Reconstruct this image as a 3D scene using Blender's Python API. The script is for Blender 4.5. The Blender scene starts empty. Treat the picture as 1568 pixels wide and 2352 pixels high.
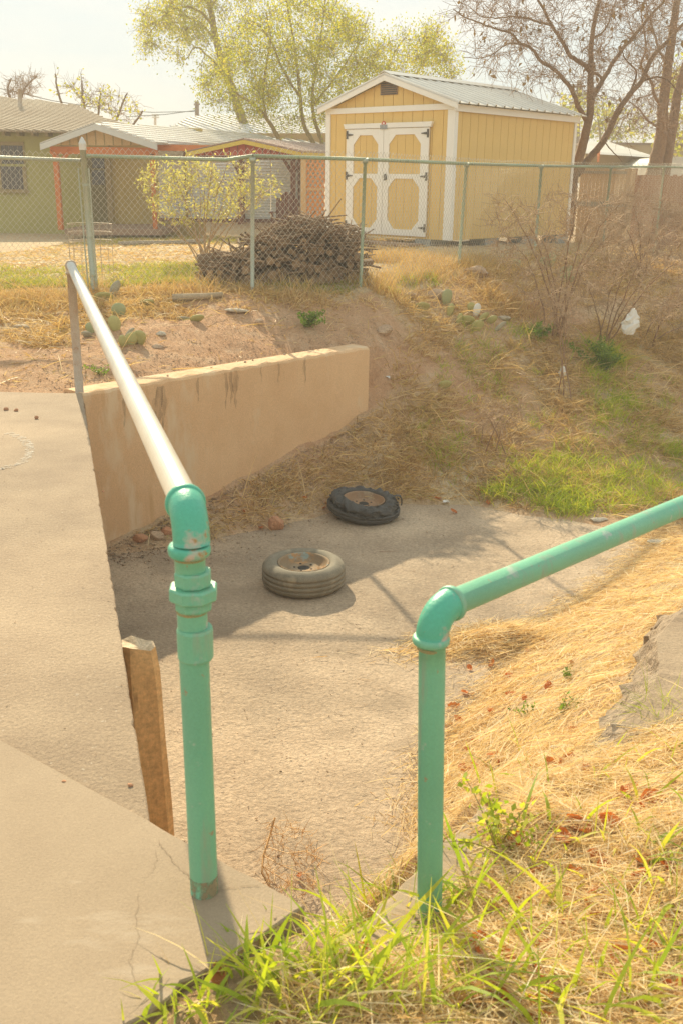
import bpy, math, random
import numpy as np
from mathutils import Vector, Matrix

# ------------------------------------------------------------------ camera, sky, sun, exposure
SC = bpy.context.scene
COL = SC.collection
F, CX, CY = 2287.0, 784.0, 1176.0           # focal length and centre, in units of a 1568 x 2352 picture
PITCH, ROLL, H = math.radians(18.5), math.radians(0.8), 1.51
cam_d = bpy.data.cameras.new('camera'); cam = bpy.data.objects.new('camera', cam_d); COL.objects.link(cam)
cam_d.sensor_fit = 'VERTICAL'; cam_d.sensor_height = 36.0; cam_d.lens = F / 2352 * 36
cam_d.clip_start = 0.05; cam_d.clip_end = 2000
cam_d.dof.use_dof = True; cam_d.dof.focus_distance = 8.5; cam_d.dof.aperture_fstop = 9.0
_fw = Vector((0, math.cos(PITCH), -math.sin(PITCH))); _up = Vector((0, math.sin(PITCH), math.cos(PITCH))); _rt = Vector((1, 0, 0))
_x = _rt * math.cos(ROLL) + _up * math.sin(ROLL); _y = _up * math.cos(ROLL) - _rt * math.sin(ROLL)
cam.matrix_world = Matrix(((_x.x, _y.x, -_fw.x, 0), (_x.y, _y.y, -_fw.y, 0), (_x.z, _y.z, -_fw.z, H), (0, 0, 0, 1)))
SC.camera = cam

SUN = Vector((-0.639, 2.01, 1.25)).normalized()       # towards the sun
w = bpy.data.worlds.new('World'); SC.world = w; w.use_nodes = True
nt = w.node_tree; nt.nodes.clear()
sky = nt.nodes.new('ShaderNodeTexSky'); sky.sky_type = 'NISHITA'; sky.sun_disc = False
sky.sun_elevation = math.asin(SUN.z); sky.sun_rotation = math.atan2(SUN.x, SUN.y)
sky.air_density = 1.0; sky.dust_density = 1.0; sky.ozone_density = 1.0; sky.altitude = 1200
bg = nt.nodes.new('ShaderNodeBackground'); bg.inputs['Strength'].default_value = 0.12
wo = nt.nodes.new('ShaderNodeOutputWorld')
# a thin, even veil of high cloud over the whole dome, faintly streaked
wtc = nt.nodes.new('ShaderNodeTexCoord'); wmp = nt.nodes.new('ShaderNodeMapping'); wmp.inputs['Scale'].default_value = (1.0, 1.0, 4.5)
wno = nt.nodes.new('ShaderNodeTexNoise'); wno.inputs['Scale'].default_value = 2.6; wno.inputs['Detail'].default_value = 6
wrp = nt.nodes.new('ShaderNodeValToRGB'); wrp.color_ramp.elements[0].position = 0.40; wrp.color_ramp.elements[1].position = 0.62
wrp.color_ramp.elements[0].color = (1.50, 1.80, 1.88, 1); wrp.color_ramp.elements[1].color = (2.00, 2.04, 1.94, 1)
wmx = nt.nodes.new('ShaderNodeMix'); wmx.data_type = 'RGBA'; wmx.inputs[0].default_value = 0.985
nt.links.new(wtc.outputs['Generated'], wmp.inputs[0]); nt.links.new(wmp.outputs[0], wno.inputs['Vector']); nt.links.new(wno.outputs[0], wrp.inputs[0])
nt.links.new(sky.outputs[0], wmx.inputs[6]); nt.links.new(wrp.outputs[0], wmx.inputs[7])
nt.links.new(wmx.outputs[2], bg.inputs[0]); nt.links.new(bg.outputs[0], wo.inputs[0])
sun_d = bpy.data.lights.new('sun', 'SUN'); sun_d.energy = 2.0; sun_d.angle = math.radians(0.6); sun_d.color = (1.0, 0.86, 0.60)
sun = bpy.data.objects.new('sun', sun_d); COL.objects.link(sun); sun.rotation_euler = SUN.to_track_quat('Z', 'Y').to_euler()
sun.location = (-8, 20, 20)
VS = SC.view_settings
SC.display_settings.display_device = 'sRGB'
VS.view_transform = 'Standard'; VS.look = 'None'; VS.gamma = 1.0; VS.use_curve_mapping = False
VS.exposure = 1.98
cy = SC.cycles
cy.max_bounces = 8; cy.diffuse_bounces = 4; cy.transparent_max_bounces = 12; cy.use_denoising = True; cy.denoiser = 'OPENIMAGEDENOISE'; cy.denoising_input_passes = 'RGB_ALBEDO_NORMAL'; cy.denoising_prefilter = 'NONE'; cy.use_adaptive_sampling = False
cy.sample_clamp_indirect = 6

rng = np.random.default_rng(7); random.seed(7)

# ------------------------------------------------------------------ picture -> world
def ray(u, v):
    du, dv = u - CX, v - CY
    c, s = math.cos(ROLL), math.sin(ROLL)
    a = du * c + dv * s; b = dv * c - du * s
    cp, sp = math.cos(PITCH), math.sin(PITCH)
    return np.array([a, F * cp - b * sp, -F * sp - b * cp])
O = np.array([0, 0, H])
def at_y(u, v, Y): d = ray(u, v); return O + d * (Y / d[1])
def at_z(u, v, z): d = ray(u, v); return O + d * ((z - H) / d[2])
def at_plane(u, v, p0, n): d = ray(u, v); return O + d * (np.dot(np.asarray(p0) - O, n) / np.dot(d, n))
def proj(p):
    p = np.asarray(p, float) - O; cp, sp = math.cos(PITCH), math.sin(PITCH)
    z = p[..., 1] * cp - p[..., 2] * sp; a = F * p[..., 0] / z; b = -F * (p[..., 1] * sp + p[..., 2] * cp) / z
    c, s = math.cos(ROLL), math.sin(ROLL)
    return CX + a * c - b * s, CY + a * s + b * c, z

# ------------------------------------------------------------------ materials
MATS = {}
def _ramp(nt, fac, cols):
    r = nt.nodes.new('ShaderNodeValToRGB'); e = r.color_ramp.elements
    while len(e) < len(cols): e.new(0.5)
    for k, (p, c) in enumerate(cols):
        e[k].position = p; e[k].color = (*c, 1)
    nt.links.new(fac, r.inputs[0]); return r.outputs[0]
def _noise(nt, vec, scale, detail=5, rough=0.6, stretch=None):
    if stretch:
        mp = nt.nodes.new('ShaderNodeMapping'); mp.inputs['Scale'].default_value = stretch
        nt.links.new(vec, mp.inputs[0]); vec = mp.outputs[0]
    n = nt.nodes.new('ShaderNodeTexNoise'); n.inputs['Scale'].default_value = scale
    n.inputs['Detail'].default_value = detail; n.inputs['Roughness'].default_value = rough
    nt.links.new(vec, n.inputs['Vector']); return n.outputs[0]
def _mix(nt, fac, a, b, mode='MIX'):
    m = nt.nodes.new('ShaderNodeMix'); m.data_type = 'RGBA'; m.blend_type = mode
    for s, val in ((0, fac), (6, a), (7, b)):
        if isinstance(val, (int, float)): m.inputs[s].default_value = val
        elif isinstance(val, tuple): m.inputs[s].default_value = (*val, 1)
        else: nt.links.new(val, m.inputs[s])
    return m.outputs[2]
def new_mat(name):
    m = bpy.data.materials.new(name); m.use_nodes = True; nt = m.node_tree; nt.nodes.clear()
    out = nt.nodes.new('ShaderNodeOutputMaterial'); MATS[name] = m
    return m, nt, out
def M(name, c1, c2=None, scale=6, rough=0.8, bump=0.0, bscale=80, metallic=0.0, stretch=None, spots=None, coat=0.0, fine=0.25, bstretch=None, spec=0.5, big=None):
    """noise-mottled surface; spots = (colour, scale, threshold, softness, stretch)"""
    m, nt, out = new_mat(name)
    c2 = c2 or tuple(x * 0.8 for x in c1)
    tc = nt.nodes.new('ShaderNodeTexCoord'); vec = tc.outputs['Object']
    col = _ramp(nt, _noise(nt, vec, scale, 6, 0.62, stretch), [(0.34, c1), (0.66, c2)])
    if fine:
        g = _ramp(nt, _noise(nt, vec, bscale * 1.7, 3, 0.7), [(0.3, (1 - fine,) * 3), (0.7, (1 + fine,) * 3)])
        col = _mix(nt, 1.0, col, g, 'MULTIPLY')
    if big:
        g = _ramp(nt, _noise(nt, vec, big[0], 3, 0.5), [(0.35, (1 - big[1],) * 3), (0.65, (1 + big[1] * 0.6,) * 3)])
        col = _mix(nt, 1.0, col, g, 'MULTIPLY')
    for sp in (spots or []):
        c, s, th, soft = sp[:4]
        f = _ramp(nt, _noise(nt, vec, s, 5, 0.6, sp[4] if len(sp) > 4 else None), [(th, (0, 0, 0)), (th + soft, (1, 1, 1))])
        col = _mix(nt, f, col, c)
    b = nt.nodes.new('ShaderNodeBsdfPrincipled'); nt.links.new(col, b.inputs['Base Color'])
    b.inputs['Roughness'].default_value = rough; b.inputs['Metallic'].default_value = metallic
    b.inputs['Specular IOR Level'].default_value = spec
    if coat: b.inputs['Coat Weight'].default_value = coat
    if bump:
        bp = nt.nodes.new('ShaderNodeBump'); bp.inputs['Strength'].default_value = 1.0; bp.inputs['Distance'].default_value = bump
        nt.links.new(_noise(nt, vec, bscale, 6, 0.65, bstretch), bp.inputs['Height']); nt.links.new(bp.outputs[0], b.inputs['Normal'])
    nt.links.new(b.outputs[0], out.inputs[0]); return m
def leaf_mat(name, cols, trans=0.5, rough=0.55, tint=(1.0, 1.0, 0.55)):
    """colour picked per leaf or blade from the attribute rnd; light passes through"""
    m, nt, out = new_mat(name)
    at = nt.nodes.new('ShaderNodeAttribute'); at.attribute_name = 'rnd'
    col = _ramp(nt, at.outputs['Fac'], [(k / max(1, len(cols) - 1), c) for k, c in enumerate(cols)])
    b = nt.nodes.new('ShaderNodeBsdfPrincipled'); nt.links.new(col, b.inputs['Base Color']); b.inputs['Roughness'].default_value = rough
    b.inputs['Specular IOR Level'].default_value = 0.3
    t = nt.nodes.new('ShaderNodeBsdfTranslucent'); nt.links.new(_mix(nt, 1.0, col, tint, 'MULTIPLY'), t.inputs[0])
    mx = nt.nodes.new('ShaderNodeMixShader'); mx.inputs[0].default_value = trans
    nt.links.new(b.outputs[0], mx.inputs[1]); nt.links.new(t.outputs[0], mx.inputs[2]); nt.links.new(mx.outputs[0], out.inputs[0])
    return m

M('slab_old', (0.395, 0.288, 0.183), (0.305, 0.215, 0.134), 3, 0.9, 0.006, 60, spots=[((0.46, 0.37, 0.27), 55, 0.66, 0.05), ((0.26, 0.20, 0.14), 42, 0.70, 0.04)], fine=0.22, big=(0.9, 0.14))
M('slab_new', (0.375, 0.277, 0.178), (0.318, 0.229, 0.143), 2.2, 0.85, 0.0016, 130, fine=0.12, spots=[((0.42, 0.325, 0.225), 3.0, 0.60, 0.12, (1, 3, 1)), ((0.30, 0.24, 0.17), 150, 0.73, 0.03), ((0.42, 0.28, 0.15), 1.4, 0.68, 0.12)])
M('bed', (0.49, 0.366, 0.242), (0.39, 0.283, 0.183), 2.6, 0.92, 0.016, 30, spots=[((0.33, 0.245, 0.16), 1.3, 0.56, 0.16), ((0.26, 0.195, 0.13), 20, 0.62, 0.05, (1, 2.6, 1)), ((0.52, 0.41, 0.30), 34, 0.66, 0.05)], fine=0.26, big=(0.8, 0.26))
M('wing', (0.70, 0.46, 0.255), (0.62, 0.385, 0.20), 1.6, 0.9, 0.004, 60, spots=[((0.68, 0.50, 0.31), 3.2, 0.56, 0.10, (1, 1, 0.35)), ((0.56, 0.335, 0.155), 2.4, 0.60, 0.10, (1.6, 1.6, 0.25))], fine=0.13)
m, nt, out = new_mat('stain')
_b = nt.nodes.new('ShaderNodeBsdfPrincipled'); _b.inputs['Base Color'].default_value = (0.16, 0.11, 0.06, 1); _b.inputs['Roughness'].default_value = .95
_t = nt.nodes.new('ShaderNodeBsdfTransparent'); _m = nt.nodes.new('ShaderNodeMixShader'); _tc = nt.nodes.new('ShaderNodeTexCoord')
nt.links.new(_ramp(nt, _noise(nt, _tc.outputs['Object'], 9, 5, .7, (5, 5, .5)), [(.34, (0, 0, 0)), (.78, (.62, .62, .62))]), _m.inputs[0]); nt.links.new(_t.outputs[0], _m.inputs[1]); nt.links.new(_b.outputs[0], _m.inputs[2]); nt.links.new(_m.outputs[0], out.inputs[0])
M('crack', (0.23, 0.165, 0.10), (0.29, 0.21, 0.135), 9, 0.95)
m, nt, out = new_mat('grime')
_b = nt.nodes.new('ShaderNodeBsdfPrincipled'); _b.inputs['Base Color'].default_value = (0.36, 0.27, 0.16, 1); _b.inputs['Roughness'].default_value = .95
_t = nt.nodes.new('ShaderNodeBsdfTransparent'); _m = nt.nodes.new('ShaderNodeMixShader'); _tc = nt.nodes.new('ShaderNodeTexCoord')
nt.links.new(_ramp(nt, _noise(nt, _tc.outputs['Object'], 30, 6, .7, (1, 1, .6)), [(.40, (0, 0, 0)), (.60, (.85, .85, .85))]), _m.inputs[0]); nt.links.new(_t.outputs[0], _m.inputs[1]); nt.links.new(_b.outputs[0], _m.inputs[2]); nt.links.new(_m.outputs[0], out.inputs[0])
m, nt, out = new_mat('paint_white')
_b = nt.nodes.new('ShaderNodeBsdfPrincipled'); _b.inputs['Base Color'].default_value = (0.56, 0.50, 0.41, 1); _b.inputs['Roughness'].default_value = .9
_t = nt.nodes.new('ShaderNodeBsdfTransparent'); _m = nt.nodes.new('ShaderNodeMixShader'); _tc = nt.nodes.new('ShaderNodeTexCoord')
nt.links.new(_ramp(nt, _noise(nt, _tc.outputs['Object'], 22, 6, .75), [(.42, (0, 0, 0)), (.62, (.75, .75, .75))]), _m.inputs[0]); nt.links.new(_t.outputs[0], _m.inputs[1]); nt.links.new(_b.outputs[0], _m.inputs[2]); nt.links.new(_m.outputs[0], out.inputs[0])
M('teal', (0.195, 0.50, 0.32), (0.165, 0.44, 0.275), 6, 0.45, 0.0014, 110, big=(3, .10), spots=[((0.20, 0.46, 0.33), 2.2, 0.52, 0.2), ((0.26, 0.40, 0.27), 7, 0.56, 0.10, (3, 3, .35)), ((0.34, 0.27, 0.16), 30, 0.665, 0.03), ((0.36, 0.47, 0.37), 13, 0.62, 0.05), ((0.12, 0.44, 0.29), 9, 0.60, 0.12), ((0.30, 0.36, 0.25), 16, 0.69, 0.06)], fine=0.06)
M('teal_elbow', (0.085, 0.42, 0.26), (0.10, 0.44, 0.30), 12, 0.4, 0.0015, 90, spots=[((0.50, 0.42, 0.33), 11, 0.57, 0.08), ((0.36, 0.22, 0.08), 20, 0.60, 0.05)], fine=0.06)
M('rust', (0.36, 0.27, 0.12), (0.26, 0.30, 0.15), 40, 0.85, 0.001, 200)
M('galv', (0.66, 0.63, 0.56), (0.58, 0.54, 0.47), 22, 0.36, 0.0006, 150, metallic=0.55, fine=0.06, stretch=(1, 0.2, 1))
M('galv_old', (0.50, 0.42, 0.32), (0.44, 0.32, 0.22), 14, 0.6, 0.001, 120, metallic=0.2, spots=[((0.33, 0.16, 0.07), 10, 0.58, 0.08)])
M('fence_post', (0.46, 0.47, 0.38), (0.38, 0.42, 0.32), 9, 0.5, metallic=0.25, spots=[((0.42, 0.40, 0.35), 12, 0.6, 0.1)])
M('fence_green', (0.30, 0.38, 0.24), (0.36, 0.41, 0.29), 9, 0.5, metallic=0.1, spots=[((0.38, 0.38, 0.31), 12, 0.60, 0.1)])
M('wire', (0.64, 0.60, 0.50), (0.54, 0.49, 0.40), 15, 0.42, metallic=0.45, fine=0)
M('wood_post', (0.70, 0.43, 0.19), (0.58, 0.335, 0.14), 5, 0.85, 0.004, 30, stretch=(1, 1, 0.15), bstretch=(1, 1, 0.12), spots=[((0.24, 0.135, 0.055), 6, 0.62, 0.08, (3, 3, 0.3))])
M('wood_top', (0.72, 0.56, 0.37), (0.52, 0.37, 0.22), 20, 0.9, 0.006, 60)
M('rubber', (0.25, 0.215, 0.15), (0.18, 0.152, 0.105), 8, 0.85, 0.0008, 120, spots=[((0.33, 0.275, 0.185), 7, 0.56, 0.14)])
M('rubber_dark', (0.075, 0.069, 0.06), (0.055, 0.05, 0.045), 9, 0.7, 0.002, 70, spots=[((0.13, 0.11, 0.08), 11, 0.62, 0.10)])
M('rim', (0.26, 0.20, 0.13), (0.30, 0.19, 0.10), 9, 0.8, 0.0008, 120, spec=.2, spots=[((0.42, 0.23, 0.10), 9, 0.56, 0.08), ((0.27, 0.32, 0.28), 6, 0.60, 0.06)])
M('rim_rust', (0.32, 0.18, 0.09), (0.25, 0.145, 0.075), 9, 0.8, 0.001, 120, spots=[((0.35, 0.26, 0.16), 7, 0.58, 0.1)])
M('dark', (0.03, 0.025, 0.02), (0.02, 0.018, 0.015), 9, 0.9)
M('shed_yellow', (0.76, 0.52, 0.18), (0.72, 0.48, 0.16), 1.1, 0.7, 0.002, 45, bstretch=(1, 1, 0.12), fine=0.05, big=(.6, .07), spots=[((0.62, 0.42, 0.16), 2.0, 0.60, 0.2, (3, 3, .3))])
M('shed_groove', (0.46, 0.29, 0.09), (0.40, 0.25, 0.075), 1, 0.8)
M('white_trim', (0.87, 0.84, 0.77), (0.83, 0.79, 0.71), 1.5, 0.6, fine=0.03)
M('shed_roof', (0.70, 0.67, 0.60), (0.64, 0.60, 0.53), 1.2, 0.6, fine=0.03)
M('hinge', (0.10, 0.09, 0.075), (0.075, 0.065, 0.055), 20, 0.7)
M('vent', (0.30, 0.19, 0.11), (0.25, 0.16, 0.095), 20, 0.6)
M('emblem_red', (0.55, 0.07, 0.04), (0.5, 0.06, 0.04), 20, 0.6, fine=0)
M('emblem_grey', (0.32, 0.33, 0.33), (0.28, 0.29, 0.29), 20, 0.6, fine=0)
M('step_red', (0.28, 0.09, 0.06), (0.23, 0.075, 0.05), 9, 0.8, fine=0.1)
M('step_top', (0.40, 0.27, 0.18), (0.34, 0.23, 0.16), 9, 0.8)
M('block', (0.36, 0.36, 0.33), (0.30, 0.30, 0.28), 9, 0.9, 0.003, 80)
M('house_green', (0.44, 0.40, 0.14), (0.40, 0.36, 0.12), 1.5, 0.9, 0.006, 40, fine=0.08)
M('house_ochre', (0.55, 0.41, 0.14), (0.50, 0.365, 0.12), 1.5, 0.9, 0.006, 40, fine=0.08)
M('house_trim', (0.38, 0.28, 0.13), (0.33, 0.24, 0.11), 5, 0.8)
M('door_green', (0.19, 0.155, 0.05), (0.17, 0.135, 0.045), 5, 0.7)
M('roof_tan', (0.34, 0.25, 0.16), (0.27, 0.19, 0.115), 0.9, 0.95, spec=.05, spots=[((0.30, 0.20, 0.12), 1.6, 0.6, 0.12)])
M('roof_rib_tan', (0.52, 0.44, 0.33), (0.44, 0.35, 0.25), 0.9, 0.9, spec=.05)
M('roof_white', (0.62, 0.60, 0.55), (0.53, 0.50, 0.44), 0.9, 0.42, metallic=0.3)
M('roof_white_rib', (0.74, 0.72, 0.68), (0.66, 0.63, 0.58), 0.9, 0.35, metallic=0.3)
M('roof_maroon', (0.33, 0.20, 0.16), (0.28, 0.165, 0.13), 1.2, 0.5, metallic=0.1)
M('roof_maroon_rib', (0.46, 0.36, 0.31), (0.40, 0.29, 0.25), 1.2, 0.45, metallic=0.1)
M('fascia', (0.60, 0.60, 0.56), (0.55, 0.54, 0.50), 2, 0.6, fine=0.04)
M('tan_siding', (0.62, 0.43, 0.22), (0.56, 0.385, 0.195), 2, 0.8)
M('orange_wood', (0.64, 0.20, 0.05), (0.55, 0.165, 0.045), 3, 0.8, fine=0.12)
M('maroon', (0.48, 0.10, 0.075), (0.42, 0.085, 0.065), 2, 0.8)
M('yellow_trim', (0.64, 0.49, 0.09), (0.58, 0.43, 0.075), 2, 0.7)
M('dark_red_wood', (0.16, 0.06, 0.035), (0.13, 0.05, 0.03), 4, 0.8)
M('corrugated', (0.66, 0.71, 0.71), (0.58, 0.61, 0.60), 1.3, 0.45, metallic=0.15, spots=[((0.42, 0.36, 0.28), 2.5, 0.62, 0.1)])
M('lattice', (0.66, 0.30, 0.09), (0.56, 0.24, 0.075), 4, 0.8)
M('glass', (0.075, 0.06, 0.055), (0.055, 0.045, 0.042), 3, 0.12, fine=0)
M('blind', (0.25, 0.20, 0.17), (0.22, 0.17, 0.14), 3, 0.7)
M('plank_tan', (0.58, 0.39, 0.20), (0.46, 0.295, 0.15), 2, 0.9, stretch=(2, 2, 0.3), fine=0.15)
M('plank_brown', (0.36, 0.18, 0.085), (0.29, 0.14, 0.07), 2, 0.9, stretch=(2, 2, 0.3), fine=0.15)
M('rail_grey', (0.34, 0.28, 0.20), (0.30, 0.24, 0.17), 3, 0.9)
M('bark', (0.27, 0.17, 0.095), (0.20, 0.12, 0.068), 6, 0.95, 0.012, 22, bstretch=(1, 1, 0.35), spots=[((0.24, 0.16, 0.10), 7, 0.58, 0.1, (2, 2, 0.4))])
M('twig', (0.33, 0.20, 0.115), (0.27, 0.165, 0.095), 6, 0.9)
M('twig_pale', (0.52, 0.36, 0.22), (0.42, 0.28, 0.165), 5, 0.85)
M('bark_green', (0.36, 0.27, 0.12), (0.29, 0.21, 0.09), 6, 0.95, 0.008, 25)
M('log_bark', (0.35, 0.235, 0.14), (0.23, 0.15, 0.092), 9, 0.95, 0.008, 40, bstretch=(1, 1, 0.3), spots=[((0.22, 0.165, 0.11), 8, 0.6, 0.1)])
M('log_end', (0.46, 0.30, 0.16), (0.28, 0.185, 0.11), 9, 0.9, 0.004, 60, spots=[((0.12, 0.08, 0.05), 10, 0.6, 0.1)])
M('log_pale', (0.46, 0.35, 0.22), (0.38, 0.28, 0.17), 7, 0.9, 0.004, 40, stretch=(0.3, 2, 2))
M('rock', (0.50, 0.355, 0.23), (0.40, 0.27, 0.175), 9, 0.95, 0.006, 40)
M('rock_red', (0.50, 0.25, 0.13), (0.42, 0.20, 0.105), 14, 0.95, 0.005, 50)
M('rock_grey', (0.52, 0.45, 0.34), (0.42, 0.355, 0.26), 10, 0.95, 0.006, 40)
M('rubble', (0.44, 0.335, 0.23), (0.34, 0.25, 0.165), 8, 0.95, 0.05, 20, spots=[((0.20, 0.14, 0.09), 22, 0.60, 0.06)], fine=0.25)
M('cactus', (0.44, 0.41, 0.16), (0.38, 0.34, 0.12), 10, 0.6, fine=0.12, spots=[((0.36, 0.30, 0.14), 10, 0.60, 0.1)])
M('cactus_blue', (0.34, 0.36, 0.17), (0.37, 0.37, 0.19), 10, 0.6, fine=0.1, spots=[((0.30, 0.29, 0.17), 10, 0.62, 0.1)])
M('cactus_dry', (0.42, 0.385, 0.28), (0.33, 0.29, 0.19), 12, 0.85, 0.004, 60)
M('bag', (0.72, 0.70, 0.64), (0.64, 0.61, 0.54), 9, 0.4, 0.003, 50, fine=0.04)
M('pole', (0.20, 0.135, 0.085), (0.17, 0.11, 0.07), 3, 0.9)
M('far_tan', (0.38, 0.28, 0.15), (0.34, 0.25, 0.13), 1, 0.9)
M('far_white', (0.55, 0.52, 0.45), (0.50, 0.46, 0.39), 1, 0.6)
M('porch_floor', (0.38, 0.25, 0.165), (0.33, 0.21, 0.14), 2, 0.9)
M('bright_board', (0.60, 0.55, 0.42), (0.54, 0.48, 0.35), 2, 0.6)
leaf_mat('straw', [(0.88, 0.74, 0.43), (0.80, 0.62, 0.32), (0.93, 0.83, 0.57), (0.60, 0.40, 0.19), (0.86, 0.71, 0.41), (0.95, 0.88, 0.67)], 0.5, tint=(1, 0.9, 0.7))
leaf_mat('dry_grass', [(0.82, 0.60, 0.28), (0.62, 0.40, 0.17), (0.90, 0.72, 0.40), (0.42, 0.25, 0.10), (0.78, 0.57, 0.25), (0.55, 0.48, 0.15)], 0.35, tint=(1, 0.9, 0.6))
leaf_mat('green_grass', [(0.36, 0.46, 0.05), (0.46, 0.53, 0.06), (0.26, 0.37, 0.055), (0.56, 0.58, 0.09), (0.62, 0.58, 0.16)], 0.5, tint=(1.25, 1.2, 0.4))
leaf_mat('lawn', [(0.36, 0.38, 0.07), (0.44, 0.43, 0.10), (0.28, 0.32, 0.05), (0.62, 0.50, 0.18)], 0.45, tint=(1.15, 1.15, 0.4))
leaf_mat('tree_leaf', [(0.42, 0.44, 0.05), (0.52, 0.50, 0.065), (0.30, 0.36, 0.04), (0.60, 0.50, 0.09), (0.36, 0.41, 0.05)], 0.5, tint=(1.2, 1.15, 0.4))
leaf_mat('bush_leaf', [(0.58, 0.55, 0.19), (0.66, 0.60, 0.23), (0.47, 0.47, 0.13), (0.70, 0.62, 0.28)], 0.45, tint=(1.1, 1.1, 0.6))
leaf_mat('weed_leaf', [(0.19, 0.29, 0.055), (0.25, 0.35, 0.06), (0.14, 0.23, 0.05), (0.32, 0.40, 0.08)], 0.4, tint=(1.1, 1.15, 0.5))
leaf_mat('dead_leaf', [(0.62, 0.22, 0.06), (0.55, 0.18, 0.05), (0.48, 0.24, 0.09), (0.56, 0.38, 0.20)], 0.35, tint=(1, 0.8, 0.5))
leaf_mat('seed_leaf', [(0.20, 0.12, 0.06), (0.27, 0.17, 0.08)], 0.3)
leaf_mat('tumble', [(0.74, 0.44, 0.19), (0.80, 0.54, 0.27), (0.62, 0.35, 0.15)], 0.1)

# ------------------------------------------------------------------ mesh helpers
def A3(p): return np.asarray(p, float)
def unit(v): v = A3(v); return v / (np.linalg.norm(v) + 1e-12)
class MB:
    def __init__(s): s.v = []; s.f = []; s.n = 0
    def add(s, V, Fs):
        V = [tuple(map(float, p)) for p in V]
        s.f += [tuple(int(i) + s.n for i in f) for f in Fs]; s.v += V; s.n += len(V); return s
    def box(s, c, ax, h):
        """centre, three axes (unit), half sizes"""
        c = A3(c); a = [A3(ax[k]) * h[k] for k in range(3)]
        V = [c + i * a[0] + j * a[1] + k * a[2] for k in (-1, 1) for j in (-1, 1) for i in (-1, 1)]
        return s.add(V, [(0, 2, 3, 1), (4, 5, 7, 6), (0, 1, 5, 4), (2, 6, 7, 3), (0, 4, 6, 2), (1, 3, 7, 5)])
    def prism(s, poly, ext):
        P = [A3(p) for p in poly]; n = len(P); e = A3(ext)
        nrm = sum((np.cross(P[i] - P[0], P[(i + 1) % n] - P[0]) for i in range(1, n - 1)), np.zeros(3))
        if np.dot(nrm, e) > 0: P = P[::-1]
        V = P + [p + e for p in P]
        return s.add(V, [tuple(range(n)), tuple(range(2 * n - 1, n - 1, -1))] + [(i, i + n, (i + 1) % n + n, (i + 1) % n) for i in range(n)])
    def tube(s, path, rad, sides=8, cap=True):
        V, Fs = tube_arrays(path, rad, sides)
        m = len(path)
        Fs = [tuple(f) for f in Fs]
        if cap: Fs += [tuple(range(sides - 1, -1, -1)), tuple(range((m - 1) * sides, m * sides))]
        return s.add(V, Fs)
    def lathe(s, prof, c, axis=(0, 0, 1), seg=24, close=False, fn=None, cap=True):
        """profile of (radius, height) along the axis from c"""
        ax = unit(axis); t = unit(np.cross(ax, (0.31, 0.95, 0.05) if abs(ax[2]) > 0.9 else (0, 0, 1))); b = np.cross(ax, t); c = A3(c)
        V = []
        for k, (r, h) in enumerate(prof):
            for j in range(seg):
                a = 2 * math.pi * j / seg
                rr, hh = (fn(k, a, r, h) if fn else (r, h))
                V.append(c + ax * hh + (t * math.cos(a) + b * math.sin(a)) * rr)
        Fs = []
        n = len(prof)
        for k in range(n if close else n - 1):
            k2 = (k + 1) % n
            for j in range(seg):
                j2 = (j + 1) % seg
                Fs.append((k * seg + j, k * seg + j2, k2 * seg + j2, k2 * seg + j))
        if not close and cap:
            if prof[0][0] > 1e-4: Fs.append(tuple(range(seg - 1, -1, -1)))
            if prof[-1][0] > 1e-4: Fs.append(tuple(range((n - 1) * seg, n * seg)))
        return s.add(V, Fs)
def tube_arrays(path, rad, sides):
    P = A3(path); m = len(P); rad = np.broadcast_to(np.asarray(rad, float), (m,))
    T = np.gradient(P, axis=0); T /= np.linalg.norm(T, axis=1)[:, None] + 1e-12
    ref = np.array([0.0, 0, 1]) if abs(T[:, 2]).mean() < 0.8 else np.array([0.9, 0.3, 0.1])
    S = np.cross(T, ref); S /= np.linalg.norm(S, axis=1)[:, None] + 1e-12; B = np.cross(T, S)
    a = np.arange(sides) * 2 * math.pi / sides
    V = P[:, None, :] + rad[:, None, None] * (np.cos(a)[None, :, None] * S[:, None, :] + np.sin(a)[None, :, None] * B[:, None, :])
    i = np.arange(m - 1)[:, None] * sides; j = np.arange(sides)[None, :]; j2 = (j + 1) % sides
    Fs = np.stack([i + j, i + j2, i + sides + j2, i + sides + j], -1).reshape(-1, 4)[:, ::-1]
    return V.reshape(-1, 3), Fs
class Big:
    """collects numpy quads"""
    def __init__(s): s.V = []; s.Q = []; s.R = []; s.n = 0
    def add(s, V, Q, R=None):
        V = np.asarray(V, np.float32); s.V.append(V); s.Q.append(np.asarray(Q) + s.n); s.n += len(V)
        s.R.append(np.zeros(len(V), np.float32) if R is None else np.asarray(R, np.float32)); return s
    def mesh(s, name, off=(0, 0, 0), smooth=False):
        V = np.concatenate(s.V) - np.asarray(off, np.float32); Q = np.concatenate(s.Q).astype(np.int32)
        me = bpy.data.meshes.new(name); me.vertices.add(len(V)); me.vertices.foreach_set('co', V.ravel())
        k = Q.shape[1]; me.loops.add(Q.size); me.loops.foreach_set('vertex_index', Q.ravel())
        me.polygons.add(len(Q)); me.polygons.foreach_set('loop_start', np.arange(0, Q.size, k, dtype=np.int32))
        if smooth: me.polygons.foreach_set('use_smooth', np.ones(len(Q), bool))
        at = me.attributes.new('rnd', 'FLOAT', 'POINT'); at.data.foreach_set('value', np.concatenate(s.R))
        me.update(calc_edges=True); me.validate(); return me
def props(o, label=None, cat=None, group=None, kind=None):
    for k, v in (('label', label), ('category', cat), ('group', group), ('kind', kind)):
        if v: o[k] = v
    return o
WL = {}
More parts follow.
